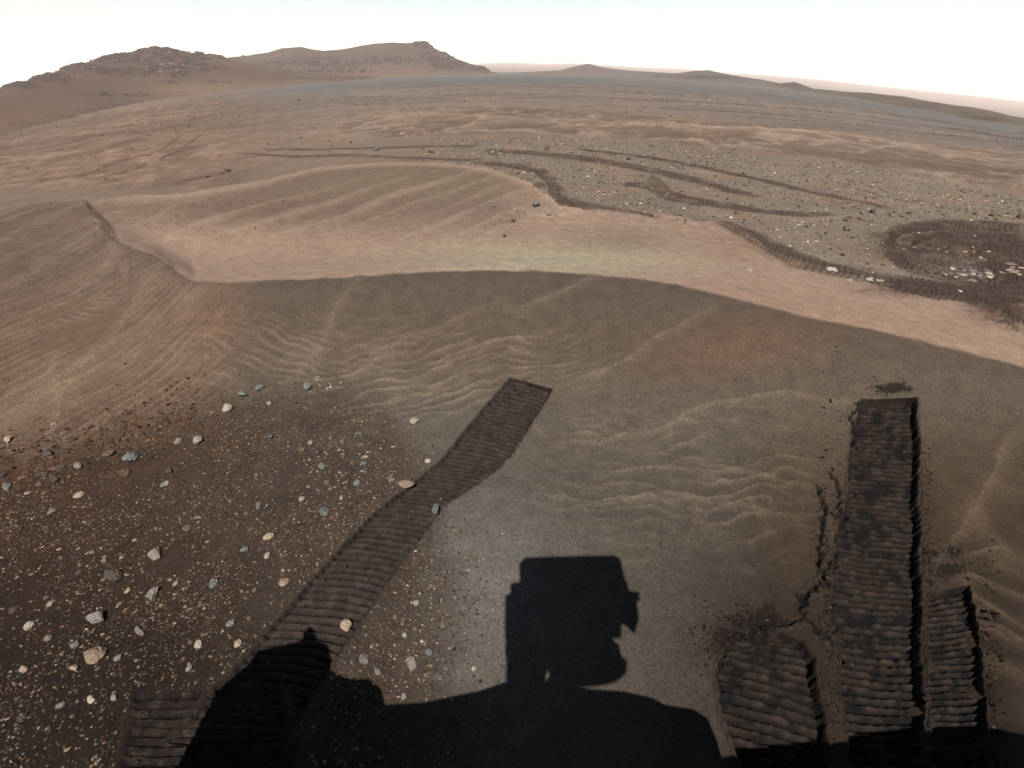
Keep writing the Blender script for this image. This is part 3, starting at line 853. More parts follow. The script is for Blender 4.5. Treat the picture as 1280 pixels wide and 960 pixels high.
# ------------------------------------------------------------------ wheel track meshes
def build_track(T):
    cs, nc = T['cells']
    n = max(20, int(T['length'] / cs))
    s = np.linspace(0, 1, n)
    st = np.linspace(0, 1, len(T['C']))
    Lx = np.stack([np.interp(s, st, T['L'][:, i]) for i in range(2)], 1)
    Rx = np.stack([np.interp(s, st, T['R'][:, i]) for i in range(2)], 1)
    t = np.concatenate([[-1.16, -1.10, -1.04, -1.0], np.linspace(-0.97, 0.97, nc), [1.0, 1.04, 1.10, 1.16]])
    S, Tt = np.meshgrid(s * T['length'], t, indexing='ij')
    sd_ = T['seed']
    wob = (perlin(S * 4, Tt * 0 + 2 + np.sign(Tt), sd_ + 20) * 0.07 + perlin(S * 11, Tt * 0 + 4 + np.sign(Tt), sd_ + 21) * 0.05) * (T['depth'] > .02) + perlin(S * 14, Tt * 0 + 3, sd_) * 0.03 + perlin(S * 45, Tt * 0 + 7 + np.sign(Tt), sd_) * 0.035
    wob = np.where(np.abs(Tt) > 1.0, np.maximum(wob * np.sign(Tt), -0.03) * np.sign(Tt), wob)
    te = Tt + wob * np.abs(Tt)
    P = Lx[:, None] * (1 - (te[..., None] + 1) / 2) + Rx[:, None] * (te[..., None] + 1) / 2
    x, y = P[..., 0].ravel(), P[..., 1].ravel()
    z0 = height(x, y).reshape(S.shape)
    inn = ss(1.0, 0.93, np.abs(Tt)) * ss(0, 0.012, S) * ss(T['length'], T['length'] - 0.004, S)
    W = T['W'].mean()
    ph = (S + T['bow'] * (1 - Tt ** 2) + T['skew'] * Tt + 0.006 * perlin(S * 5, Tt * 1.0, sd_ + 3) + 0.0025 * perlin(S * 40, Tt * 6, sd_ + 4)) / T['pitch']
    f = ph - np.floor(ph)
    irregular = np.clip(1.0 + 0.5 * perlin(np.floor(ph) * 1.7, Tt * 0.9, sd_ + 6), 0.45, 1.2)
    groove = np.exp(-((f - 0.5) / (0.15 if T['depth'] < .02 else .19)) ** 2) * irregular
    rim_g = np.exp(-((np.abs(Tt) - 0.93) / 0.035) ** 2) * (0.5 + 0.5 * perlin(S * 18, Tt, sd_ + 11))
    groove = np.maximum(groove, rim_g)
    plate = (f - 0.5) * 0.35
    rn = fbm(x * 22, y * 22, 4, 321 + sd_, 0.6).reshape(S.shape)
    rn2 = fbm(x * 4.5, y * 4.5, 3, 331 + sd_).reshape(S.shape)
    hgt = -T['depth'] - T['bar'] * groove + T['bar'] * plate + T['rough'] * rn * 1.6 - T['rough'] * np.clip(rn2, 0, 1) * 1.2
    z = z0 + inn * hgt
    # low lip of pushed sand just outside, then under the ground sheet
    lip = np.exp(-((np.abs(Tt) - 1.03) / 0.035) ** 2) * T['berm'] * (0.6 + 0.9 * perlin(S * 30, Tt, sd_ + 8))
    z = z + lip + 0.0015 * (np.abs(Tt) < 1.05) - 0.012 * ss(1.05, 1.15, np.abs(Tt))
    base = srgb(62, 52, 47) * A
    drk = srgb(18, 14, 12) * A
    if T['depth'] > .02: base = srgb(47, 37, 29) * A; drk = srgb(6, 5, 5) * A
    if T['seed'] == 2: base = srgb(36, 27, 23) * A  # lower-left track: the dimness of the shadow is put into its base colour
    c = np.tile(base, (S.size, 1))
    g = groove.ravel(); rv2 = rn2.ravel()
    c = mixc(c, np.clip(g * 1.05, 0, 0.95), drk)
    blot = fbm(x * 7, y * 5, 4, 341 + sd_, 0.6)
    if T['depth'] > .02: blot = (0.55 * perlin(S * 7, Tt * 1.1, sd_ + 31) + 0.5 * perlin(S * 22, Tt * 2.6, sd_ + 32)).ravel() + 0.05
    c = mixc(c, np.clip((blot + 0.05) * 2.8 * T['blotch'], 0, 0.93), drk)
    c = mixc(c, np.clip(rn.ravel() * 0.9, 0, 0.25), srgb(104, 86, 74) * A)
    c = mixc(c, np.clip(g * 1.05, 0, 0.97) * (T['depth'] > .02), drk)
    edge = ss(0.965, 1.03, np.abs(Tt)).ravel()
    gz, gm = fields(x, y)
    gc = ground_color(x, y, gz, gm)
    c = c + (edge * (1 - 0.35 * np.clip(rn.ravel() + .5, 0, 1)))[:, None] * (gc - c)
    endm = (1 - ss(0, 0.01, S)).ravel()
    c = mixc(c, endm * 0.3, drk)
    F_ = grid_faces(n, len(t))[:, ::-1]
    Vt = np.stack([x, y, z.ravel()], 1)
    a, b, cc_ = Vt[F_[0, 0]], Vt[F_[0, 1]], Vt[F_[0, 2]]
    if np.cross(b - a, cc_ - a)[2] < 0: F_ = F_[:, ::-1]
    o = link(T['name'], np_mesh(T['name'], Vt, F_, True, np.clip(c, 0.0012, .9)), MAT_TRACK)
    tag(o, T['label'], 'wheel track', 'wheel tracks pressed into the near sand')
for T in TRACKS: build_track(T)

for m_ in MIDS: build_mid(m_)

# ------------------------------------------------------------------ hills
def hill(name, top, foot, r_foot, r_top, na=420, nv=70, seed=0, rough=1.0, ledges=None, mat=None, tone=(134, 98, 72), dark=(26, 17, 12), tone2=(112, 92, 74), rock_amt=1.0, back=0.35):
    """a hill with its own foot, slope, crest line and far side; top and foot are its outline and base line in the picture"""
    top = np.array(top, float); foot = np.array(foot, float)
    dt = pix_dir(top[:, 0], top[:, 1]); azt = np.arctan2(dt[:, 0], dt[:, 1]); tant = dt[:, 2] / np.hypot(dt[:, 0], dt[:, 1])
    df = pix_dir(foot[:, 0], foot[:, 1]); azf = np.arctan2(df[:, 0], df[:, 1]); tanf = df[:, 2] / np.hypot(df[:, 0], df[:, 1])
    az = np.linspace(azt[0], azt[-1], na)
    tt = np.interp(az, azt, tant); tf = np.interp(az, azf, tanf)
    tb = np.interp(az, _haz, _htan)
    r_foot = np.where(tb - tf > 1e-4, (CAM_H + tb * 9.0) / np.maximum(tb - tf, 1e-4), 1e9)
    r_foot = np.clip(r_foot, 50, 0.7 * r_top)
    kw = np.hanning(na // 8 * 2 + 3); kw /= kw.sum(); pk = len(kw) // 2
    r_foot = np.convolve(np.pad(r_foot, pk, mode='edge'), kw, 'valid')[None]
    v = np.linspace(0, 1 + back, nv)
    AZ, Vv = np.meshgrid(az, v, indexing='xy')
    r = r_foot + (r_top - r_foot) * Vv
    zt = CAM_H + tt * r_top; zf = base_z(az, r_foot[0]) - 0.6
    k = np.minimum(Vv, 1)
    prof = k ** 0.9
    z = zf[None] + (zt - zf)[None] * prof
    # far side falls away
    bk = np.clip((Vv - 1) / back, 0, 1)
    zb = base_z(AZ, r) - 3
    z = z * (1 - ss(0, 1, bk)) + np.minimum(zb, z) * ss(0, 1, bk)
    x = r * np.sin(AZ); y = r * np.cos(AZ)
    hgt = np.maximum((zt - zf)[None], 0.01)
    sc_ = r_top * 0.55
    n = fbm(x / (sc_ * .35), y / (sc_ * .35), 6, 401 + seed, 0.55)
    env = np.sin(np.pi * np.clip(k, 0, 1)) * (Vv < 1.001)
    rg = rough * hgt * 0.10
    z = z + n * rg * env * 0.5 + np.abs(fbm(x / (sc_ * .06), y / (sc_ * .06), 4, 411 + seed)) * rg * 0.25 * ss(0, .15, k)
    col = np.tile(srgb(*tone) * A, (x.size, 1))
    xx, yy = x.ravel(), y.ravel()
    px, py = project(xx, yy, z.ravel())
    col = mixc(col, np.clip(0.3 + 1.8 * fbm(xx / (sc_ * .3), yy / (sc_ * .15), 4, 421 + seed), 0, 1) * 0.7, srgb(*tone2) * A)
    col = mixc(col, ss(.45, .0, k.ravel()) * 0.8, srgb(128, 102, 82) * A)
    rk = np.zeros(x.size)
    for (lx, ly, wx, wy, amt) in (ledges or []):
        g = np.exp(-(((px - lx) / wx) ** 2 + ((py - ly) / wy) ** 2))
        rk = np.maximum(rk, g * amt)
    nn = fbm(xx / (sc_ * .014), yy / (sc_ * .04), 5, 431 + seed, 0.72) * 1.6
    bro = fbm(xx / (sc_ * .12), yy / (sc_ * .2), 4, 441 + seed)
    rk = np.maximum(rk, 0.25 * np.clip(bro * 2.5, 0, 1) * ss(.45, .8, k.ravel()))
    steps = np.clip((rk - 0.42 + nn * 0.55) * 4, 0, 1)
    z = z.ravel() + steps * hgt.max() * 0.05 * rock_amt + rk * nn * hgt.max() * 0.05 * rock_amt
    col = mixc(col, np.clip((rk - 0.15 + nn * 0.35), 0, 1) * 0.7, srgb(124, 80, 54) * A)
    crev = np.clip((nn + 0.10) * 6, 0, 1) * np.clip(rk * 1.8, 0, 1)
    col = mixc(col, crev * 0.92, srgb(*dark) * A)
    Fh = grid_faces(nv, na)
    Vt = np.stack([xx, yy, z], 1)
    o = link(name, np_mesh(name, Vt, Fh[:, ::-1], True, np.clip(col, .004, .9)), mat or MAT_HILL)
    tag(o, kind='structure')
    return Vt.reshape(nv, na, 3)

far_rim = hill('crater_rim', [(-160, 190), (0, 147), (200, 113), (400, 94), (500, 86), (560, 82), (600, 79), (640, 78), (680, 79.5), (720, 79), (800, 84), (860, 86), (900, 90), (960, 94), (1020, 99), (1090, 107), (1160, 114), (1220, 120), (1280, 127), (1400, 140)],
     [(-160, 200), (0, 150.6), (200, 117.8), (400, 97.6), (640, 88.7), (880, 97.4), (1080, 117.9), (1280, 150.7), (1400, 165)], 1500, 2400, na=300, nv=24, seed=5, rough=0.5, mat=MAT_FAR, tone=(170, 138, 120), tone2=(160, 135, 120), back=0.1)
hill('hill', [(560, 96), (620, 92), (660, 90), (700, 88), (718, 83), (736, 79.5), (752, 84), (775, 87), (800, 89), (830, 91), (850, 92)], [(560, 97), (700, 92.5), (850, 98)], 400, 520, seed=6, mat=MAT_FAR, tone=(104, 84, 72), tone2=(88, 78, 72), rough=.8)
hill('hill', [(800, 96), (826, 93), (850, 91), (868, 88.5), (886, 87.5), (900, 91), (925, 96), (950, 99), (975, 104), (985, 103), (993, 102), (1006, 107), (1020, 112), (1060, 116)],
     [(800, 97), (880, 98.5), (950, 105), (1060, 118)], 340, 440, seed=7, mat=MAT_FAR, tone=(100, 84, 70), tone2=(84, 76, 68), rough=.8,
     ledges=[(900, 96, 60, 2.5, .7), (990, 107, 30, 3, .6)])
hill('ridge', [(960, 112), (1000, 110), (1030, 112), (1060, 115), (1085, 116), (1110, 119), (1130, 121), (1160, 127), (1190, 132), (1215, 135), (1240, 140), (1262, 146), (1290, 152), (1400, 178)],
     [(960, 113), (1060, 122), (1160, 148), (1280, 186), (1400, 225)], 190, 330, na=520, nv=80, seed=8, tone=(104, 86, 64), tone2=(88, 76, 58),
     ledges=[(1120, 121, 30, 3, .9), (1170, 131, 26, 4, .9), (1215, 137, 26, 4, 1.0), (1258, 147, 24, 5, 1), (1080, 118, 20, 2, .6), (1230, 150, 30, 6, .5)], rough=.7)
hillB = hill('hill', [(200, 96), (260, 76), (292, 71), (312, 69), (335, 65.5), (352, 60.5), (376, 58.5), (392, 62), (406, 63.5), (430, 61.5), (452, 57), (470, 54.5), (490, 53), (508, 54), (524, 53), (534, 53.5), (543, 60), (556, 67), (575, 75), (594, 82), (605, 85), (613, 89), (622, 91)],
     [(200, 112), (300, 104), (400, 98), (500, 95), (622, 92.5)], 330, 480, na=620, nv=120, seed=9,
     ledges=[(530, 57, 14, 5, 1.0), (545, 72, 20, 7, 1.0), (560, 82, 28, 6, .8), (600, 86, 16, 3, .9), (405, 78, 24, 6, 0.9), (350, 80, 40, 4, .5), (490, 76, 40, 6, .55), (440, 80, 22, 5, .5), (420, 90, 60, 2.2, .9), (330, 98, 40, 2, .8)],
     tone=(98, 74, 57), tone2=(78, 66, 57), rough=.7)
hillA = hill('hill', [(-260, 190), (-100, 145), (-40, 122), (0, 111), (30, 102), (60, 93), (90, 83), (118, 75), (145, 69), (168, 64), (196, 61), (212, 62.5), (228, 65.5), (245, 66), (256, 70), (268, 70), (280, 72), (290, 75), (330, 83), (400, 92), (470, 96)],
     [(-260, 330), (-100, 225), (0, 178), (100, 146), (200, 122), (300, 108), (400, 99), (470, 97.5)], 130, 330, na=640, nv=140, seed=10,
     ledges=[(198, 63, 34, 5, 1.1), (150, 74, 34, 6, .9), (100, 86, 26, 6, .9), (212, 78, 34, 11, 1.0), (240, 86, 34, 5, 1.0), (165, 90, 50, 4, .95), (220, 95, 14, 3, .9), (262, 71, 22, 4, 1.0), (60, 98, 30, 6, .8), (20, 108, 30, 5, .8), (150, 119, 60, 1.5, .5), (240, 103, 60, 1.5, .6), (75, 103, 16, 3, .6)],
     tone=(102, 73, 53), tone2=(80, 60, 46), rough=.5)

# ------------------------------------------------------------------ stones
def stone_mesh(name, seed, sub=2, flat=0.7, cuts=9, elong=1.3, lump=0.05):
    rg = random.Random(seed)
    bm = bmesh.new()
    bmesh.ops.create_icosphere(bm, subdivisions=sub, radius=1.0)
    planes = []
    for _ in range(cuts):
        n = Vector((rg.gauss(0, 1), rg.gauss(0, 1), rg.gauss(0, 1))).normalized()
        planes.append((n, rg.uniform(0.45, 0.82)))
    ox, oy = rg.uniform(0, 50), rg.uniform(0, 50)
    for v in bm.verts:
        p = v.co.copy()
        for n, d in planes:
            e = p.dot(n) - d
            if e > 0: p -= n * e
        if lump:
            q = float(perlin(p.x * 1.6 + ox + p.z, p.y * 1.6 + oy - p.z * .7)) * lump + float(perlin(p.x * 4 + ox, p.y * 4 + p.z * 3 + oy)) * lump * 0.4
            p *= 1 + q
        v.co = Vector((p.x * elong, p.y, p.z * flat))
    me = bpy.data.meshes.new(name); bm.to_mesh(me); bm.free()
    if sub >= 3:
        me.polygons.foreach_set('use_smooth', [True] * len(me.polygons))
        try: me.set_sharp_from_angle(angle=math.radians(28))
        except Exception: pass
    return me

K = 0.32
STONE = {
    'grey': stone_material('grey_stone', [srgb(132, 126, 118) * K, srgb(176, 168, 156) * K]),
    'tan': stone_material('tan_stone', [srgb(166, 140, 112) * K, srgb(200, 180, 152) * K]),
    'blue': stone_material('bluish_stone', [srgb(98, 104, 101) * K, srgb(138, 145, 140) * K], dusty=0.45),
    'dark': stone_material('dark_stone', [srgb(58, 52, 48) * K, srgb(92, 84, 76) * K]),
    'white': stone_material('white_stone', [srgb(178, 166, 146) * K, srgb(210, 200, 184) * K], dusty=0.35),
    'pink': stone_material('pinkish_stone', [srgb(150, 126, 112) * K, srgb(178, 156, 142) * K]),
    'brown': stone_material('brown_stone', [srgb(92, 66, 48) * K, srgb(130, 96, 72) * K]),
}
def stone(name, label, cat, px, py, wpx, hpx, kind, seed, group=None, rot=None, proto=None, sink=0.28, sub=3, loc=None, elong=1.0, cuts=10):
    if loc is None: loc = hit(px, py)[0]
    dist = math.sqrt(loc[0] ** 2 + loc[1] ** 2 + (CAM_H - loc[2]) ** 2)
    d = pix_dir(px, py); ray = np.linalg.norm(d)
    f = dist / ray                                        # forward distance
    wx = wpx / FPX * f / 2; hy = hpx / FPX * f / 2
    flat = 0.55 + 0.2 * ((seed * 37) % 10) / 10
    me = proto if proto is not None else stone_mesh(name, seed, sub, flat=flat, elong=1.0, cuts=cuts)
    o = link(name, me)
    if not len(me.materials): me.materials.append(STONE[kind])
    elif me.materials[0] != STONE[kind]:
        o.material_slots[0].link = 'OBJECT'; o.material_slots[0].material = STONE[kind]
    a = math.sin(max(0.2, math.asin(min(1, (CAM_H - loc[2]) / dist))))
    sy = hy / max(0.45, a)
    o.scale = (wx * 1.08, sy * 1.04, min(wx, sy) * (1.0 if proto is None else 0.8))
    if rot is None: rot = 0
    o.rotation_euler = (0, 0, rot - math.atan2(loc[0], loc[1]))
    o.location = (loc[0], loc[1], loc[2] + o.scale[2] * flat * (1 - 2 * sink) * 0.9)
    if label: tag(o, label, cat, group)
    return o

NAMED = [
    (118, 820, 26, 19, 'tan', 'largest pale tan flat stone on the dark soil at the lower left'),
    (195, 693, 19, 17, 'grey', 'light grey blocky stone, highest of the big stones on the lower left soil'),
    (141, 721, 19, 18, 'dark', 'dark grey rounded stone between the light grey blocky stone and the tan stones'),
    (191, 744, 20, 17, 'grey', 'light grey knobbly stone just below the light grey blocky one'),
    (122, 774, 23, 16, 'grey', 'grey wedge-shaped stone above the largest tan flat stone'),
    (162, 573, 17, 13, 'blue', 'round blue-grey stone on the brown soil near the orange crusted edge'),
    (156, 593, 13, 10, 'brown', 'small brown-grey stone directly below the round blue-grey stone'),
    (405, 641, 14, 13, 'blue', 'bright bluish stone left of the long track, biggest of the bluish ones'),
    (284, 510, 14, 9, 'white', 'flat whitish stone at the upper edge of the stony soil'),
    (248, 552, 12, 11, 'grey', 'pale grey stone with a dark shadow at the upper middle of the soil'),
    (223, 552, 11, 7, 'grey', 'low elongated pale stone just left of the pale grey stone with a dark shadow'),
    (267, 731, 12, 11, 'blue', 'blue-grey stone halfway between the knobbly stone and the track'),
    (355, 729, 14, 8, 'tan', 'slim slanting tan stone close to the left edge of the track'),
    (337, 671, 15, 7, 'tan', 'slender dusty stone lying slantwise above the pale oval pebble'),
    (334, 695, 9, 7, 'white', 'bright oval pebble below the slender dusty stone'),
    (306, 688, 10, 6, 'blue', 'flat blue-grey stone left of the bright oval pebble'),
    (433, 783, 13, 15, 'tan', 'pale rounded stone lying inside the near part of the track'),
    (455, 824, 11, 15, 'grey', 'upright grey stone on the right border of the track near the shadow'),
    (513, 830, 14, 16, 'grey', 'grey angular stone between the track and the mast shadow'),
    (549, 847, 21, 8, 'blue', 'long thin bluish stone right of the grey angular stone'),
    (472, 840, 7, 9, 'blue', 'small bluish stone between the upright grey and the grey angular stones'),
    (504, 872, 8, 10, 'white', 'small pale stone at the very edge of the rover shadow'),
    (518, 527, 13, 7, 'white', 'flat white stone alone on the rippled sand left of the track'),
    (508, 607, 22, 11, 'pink', 'flat pinkish stone wedged in the left edge of the track at its bend'),
    (545, 637, 12, 12, 'blue', 'bluish stone pressed into the right side of the track at its bend'),
    (385, 484, 12, 8, 'blue', 'bluish stone at the very top of the stony soil'),
    (325, 486, 11, 6, 'blue', 'flat bluish stone, right one of a pair above the whitish stone'),
    (304, 494, 11, 7, 'blue', 'flat bluish stone, left one of a pair above the whitish stone'),
    (337, 547, 9, 6, 'blue', 'small bluish stone in the middle of the upper soil'),
    (290, 780, 12, 11, 'grey', 'grey-blue stone left of the near end of the track'),
    (297, 806, 12, 10, 'tan', 'pale stone touching the left edge of the rover shadow'),
    (247, 806, 10, 12, 'white', 'bright whitish stone lower left of the shadow bump'),
    (175, 790, 8, 15, 'grey', 'tall narrow grey stone right of the wedge-shaped stone'),
    (16, 763, 10, 10, 'dark', 'dark grey stone close to the left picture edge'),
    (37, 783, 11, 9, 'white', 'bright pale stone with black shadow near the left picture edge'),
    (61, 798, 9, 7, 'pink', 'pinkish stone right of the bright pale one near the left edge'),
    (94, 806, 9, 8, 'grey', 'small grey stone up left of the largest tan flat stone'),
    (94, 836, 9, 9, 'tan', 'small tan stone down left of the largest tan flat stone'),
    (148, 823, 10, 7, 'grey', 'small grey stone right beside the largest tan flat stone'),
    (30, 837, 9, 9, 'tan', 'tan stone low on the left, beneath the pinkish one'),
    (115, 875, 8, 13, 'white', 'narrow pale stone with dark shadow below the largest tan flat stone'),
    (143, 873, 8, 11, 'grey', 'narrow grey stone right of the narrow pale one'),
    (76, 882, 12, 8, 'grey', 'pointed grey stone lower left of the narrow pale one'),
    (30, 897, 12, 9, 'dark', 'dark stone near the bottom left corner'),
    (236, 836, 9, 6, 'grey', 'flat grey stone below the bright whitish stone'),
    (10, 610, 11, 10, 'grey', 'grey stone at the left picture edge below the orange crust'),
    (60, 567, 12, 9, 'dark', 'dark rough stone in the orange crust at the upper left'),
    (66, 600, 9, 9, 'dark', 'dark stone at the lower border of the orange crust'),
    (97, 583, 9, 8, 'grey', 'grey stone half buried in the orange crust'),
    (65, 640, 10, 8, 'pink', 'pinkish stone on the brown soil at the far left'),
    (57, 627, 7, 7, 'dark', 'small dark stone above the pinkish one at the far left'),
    (12, 549, 9, 8, 'tan', 'pale stone where the streaked slope meets the soil at the left edge'),
    (67, 532, 8, 6, 'tan', 'small pale stone on the foot of the streaked slope'),
    (212, 589, 9, 6, 'dark', 'small dark stone right of the brown-grey stone'),
    (446, 604, 9, 9, 'blue', 'bluish angular stone between the bright bluish stone and the track'),
    (403, 584, 10, 8, 'blue', 'bluish stone lowest of the cluster at the upper soil'),
    (440, 578, 7, 7, 'blue', 'small bluish stone right of the cluster at the upper soil'),
    (396, 566, 8, 6, 'dark', 'small dark stone in the middle of the bluish cluster'),
    (377, 562, 7, 9, 'brown', 'narrow brown stone at the left of the bluish cluster'),
    (389, 554, 8, 6, 'grey', 'pale stone on top of the bluish cluster'),
    (409, 568, 6, 8, 'blue', 'narrow bluish stone at the right of the bluish cluster'),
    (323, 633, 7, 9, 'blue', 'small bluish stone left of the bright bluish one'),
    (378, 624, 8, 6, 'grey', 'small grey stone up left of the bright bluish one'),
    (449, 543, 9, 6, 'blue', 'greenish-grey stone on rippled sand left of the flat white stone'),
    (428, 552, 7, 6, 'grey', 'pale stone on the border between soil and ripples'),
    (337, 504, 7, 5, 'white', 'small bright stone right of the flat whitish stone'),
    (493, 559, 9, 4, 'grey', 'thin pale stone on the sand close to the track'),
    (535, 577, 8, 5, 'white', 'pale stone touching the upper left edge of the track'),
    (490, 601, 8, 6, 'grey', 'pale stone just left of the flat pinkish stone'),
    (520, 754, 8, 7, 'white', 'bright pebble on grey sand right of the track'),
    (494, 772, 7, 8, 'pink', 'pinkish pebble right of the stone inside the track'),
    (506, 795, 6, 8, 'white', 'bright narrow pebble above the grey angular stone'),
    (536, 815, 9, 9, 'blue', 'pointed bluish pebble right above the grey angular stone'),
    (592, 836, 6, 6, 'white', 'tiny bright square pebble close to the mast shadow'),
    (554, 783, 9, 4, 'blue', 'thin bluish pebble in the grey sand above the angular stone'),
    (1090, 265, 9, 6, 'dark', 'black block at the gravel edge above the churned ground'),
    (1197, 265, 6, 7, 'dark', 'small black block on the right gravel, leftmost of a row'),
    (1218, 268, 6, 4, 'dark', 'small black block, second of the row on the right gravel'),
    (1241, 270, 9, 5, 'dark', 'black block pair look, third of the row on the right gravel'),
    (1274, 272, 8, 8, 'dark', 'larger black block at the right picture edge'),
    (686, 184, 5, 5, 'dark', 'black stone standing alone on the upper gravel above the hooked track'),
    (786, 199.5, 7, 3, 'dark', 'flat black stone on the upper gravel'),
    (470, 188, 9, 5, 'blue', 'bluish boulder by the far thin wheel tracks'),
    (285, 214, 8, 4, 'dark', 'dark boulder right of a pair beyond the dune rim'),
    (277, 217, 5, 4, 'dark', 'small dark boulder left of the bigger one beyond the dune rim'),
    (260, 222, 5, 4, 'dark', 'dark boulder nearest to the dune rim'),
    (502, 168, 5, 3, 'white', 'white boulder far out on the plain'),
    (631, 295, 5, 5, 'dark', 'black pebble on the sand of the hollow'),
    (642, 277, 6, 4, 'dark', 'dark pebble above the black one on the sand of the hollow'),
    (670, 258, 13, 8, 'blue', 'bluish broken slab among the rubble at the sand tip'),
    (1040, 338, 14, 5, 'white', 'flat white slab beside the broad ribbed track'),
    (1087, 351, 10, 4, 'white', 'second flat white slab further right beside the broad ribbed track'),
    (1160, 341, 9, 5, 'dark', 'black stone on the gravel bank between loop and ribbed track'),
    (1200, 365, 6, 5, 'white', 'bright pebble with dark side under the churned ground'),
    (937, 338.5, 9, 3, 'white', 'low white flake on the pink sand left of the ribbed track'),
    (855, 318, 12, 2.5, 'white', 'thin white streak of stone on the pale pink sand'),
]
for i, (px, py, wp, hp, kd, lb) in enumerate(NAMED):
    big = wp * hp > 120
    stone('stone', lb, 'stone', px, py, wp, hp, kd, 100 + i, 'loose stones on the sand and soil', rot=random.uniform(-.4, .4) if wp < hp * 1.3 else random.uniform(-.12, .12),
          sub=3 if big else 2, cuts=12 if big else 8, sink=0.22 if kd != 'white' else 0.34)

# smaller stones: individuals that share meshes, labelled by where they lie
PROTO = [stone_mesh('stone_shape', 900 + k, 2, flat=random.uniform(.55, .8), elong=random.uniform(1, 1.4), cuts=8) for k in range(8)]
for k, p in enumerate(PROTO): p.materials.append(STONE['grey'])
COLOUR_WORD = {'grey': 'grey', 'tan': 'tan', 'blue': 'blue-grey', 'dark': 'dark', 'white': 'whitish', 'pink': 'pinkish', 'brown': 'brown'}
LANDMARKS = [(118, 820, 'the largest tan flat stone'), (195, 693, 'the light grey blocky stone'), (162, 573, 'the round blue-grey stone'),
             (405, 641, 'the bright bluish stone'), (284, 510, 'the flat whitish stone'), (248, 552, 'the pale stone with dark shadow'),
             (355, 729, 'the slim slanting tan stone'), (334, 695, 'the bright oval pebble'), (433, 783, 'the stone inside the track'),
             (513, 830, 'the grey angular stone'), (549, 847, 'the long thin bluish stone'), (518, 527, 'the flat white stone'),
             (508, 607, 'the flat pinkish stone'), (16, 763, 'the dark stone at the left edge'), (247, 806, 'the bright whitish stone'),
             (175, 790, 'the tall narrow grey stone'), (385, 484, 'the topmost bluish stone'), (65, 640, 'the far left pinkish stone'),
             (592, 836, 'the tiny bright square pebble'), (520, 754, 'the bright pebble on grey sand'), (10, 610, 'the grey stone at the left edge')]
DIRS = ['right of', 'up-right of', 'above', 'up-left of', 'left of', 'down-left of', 'below', 'down-right of']
RANK = ['', 'second ', 'third ', 'fourth ', 'fifth ', 'sixth ', 'seventh ', 'eighth ']
_seen = {}
def place_label(noun, kd, X, Y):
    i = min(range(len(LANDMARKS)), key=lambda k: (LANDMARKS[k][0] - X) ** 2 + (LANDMARKS[k][1] - Y) ** 2)
    lx, ly, nm = LANDMARKS[i]
    dr_ = DIRS[int(round(math.atan2(ly - Y, X - lx) / (math.pi / 4))) % 8]
    return noun, COLOUR_WORD[kd], dr_, nm, math.hypot(X - lx, Y - ly)
def in_blob(cx, cy, wx, wy, n, lab, kinds, size, group, rot=0.0, noun=None):
    """stones round one place of the picture; lab is used as it stands, or noun makes one label per stone from its nearest landmark"""
    c = []
    while len(c) < n:
        u, v = random.gauss(0, .5), random.gauss(0, .5)
        if abs(u) > 1.1 or abs(v) > 1.1: continue
        X = cx + u * wx * math.cos(rot) - v * wy * math.sin(rot); Y = cy + u * wx * math.sin(rot) + v * wy * math.cos(rot)
        if noun and any((X - q[0]) ** 2 + (Y - q[1]) ** 2 < (q[2] * .75 + 5) ** 2 for q in NAMED): continue
        c.append((X, Y))
    H = hit(np.array([q[0] for q in c]), np.array([q[1] for q in c]))
    made = []
    for (X, Y), h in zip(c, H):
        s = random.uniform(*size) * random.choice([.6, .75, .75, 1.1])
        kd = random.choice(kinds)
        o = stone('stone', lab.replace('@', COLOUR_WORD[kd]), 'stone', X, Y, s * 1.15, s * random.uniform(.6, .95), kd, random.randint(1, 99), group, rot=random.uniform(0, 3.1), proto=random.choice(PROTO), loc=h)
        if noun: made.append((o, place_label(noun, kd, X, Y)))
    made.sort(key=lambda q: q[1][4])
    for o, (nn_, cw, dr_, nm, dd) in made:
        k = (nn_, cw, dr_, nm); r_ = _seen.get(k, 0); _seen[k] = r_ + 1
        tail = '' if r_ == 0 else ', counting outward'
        o['label'] = f"{RANK[min(r_, 7)]}{nn_.replace('@', cw)} {dr_} {nm}{tail}"
in_blob(617, 191, 8, 7, 12, '@ rock in the small pile beside the far tracks', ['blue', 'grey', 'dark'], (3, 5.5), 'rocks of the small grey pile')
in_blob(640, 262, 45, 10, 16, 'small @ stone scattered on the sand tip left of the hooked track', ['white', 'grey', 'blue'], (2.5, 5), 'pale rubble at the sand tip')
in_blob(590, 292, 34, 5, 9, 'tiny @ stone in the streak of rubble in the hollow', ['white', 'grey'], (2.5, 4.5), 'whitish rubble in the hollow')
in_blob(1018, 281, 34, 6, 16, '@ cobble in the patch above the broad ribbed track', ['grey', 'blue', 'white'], (3, 6), 'grey cobbles above the ribbed track', rot=-0.05)
in_blob(1068, 274, 30, 4, 9, '@ clod along the upper bank left of the churned ground', ['dark', 'brown'], (3, 6), 'dark clods on the upper bank', rot=0.15)
in_blob(1075, 349, 26, 4, 8, '@ flake of stone at the foot of the ribbed track', ['white', 'tan'], (3, 6), 'pale flakes by the ribbed track')
in_blob(1218, 343, 34, 9, 26, '@ rock broken up on the churned ridge at the right', ['grey', 'white', 'dark', 'blue'], (4, 8), 'broken rocks on the churned ridge')
in_blob(1262, 338, 20, 8, 10, '@ broken slab piece at the right end of the churned ridge', ['white', 'pink', 'tan'], (4, 9), 'pale slab pieces at the right')
in_blob(870, 276, 45, 2.5, 12, '@ clod in the row along the top edge of the pink sand', ['brown', 'dark'], (2.5, 4), 'dark clods along the sand edge')
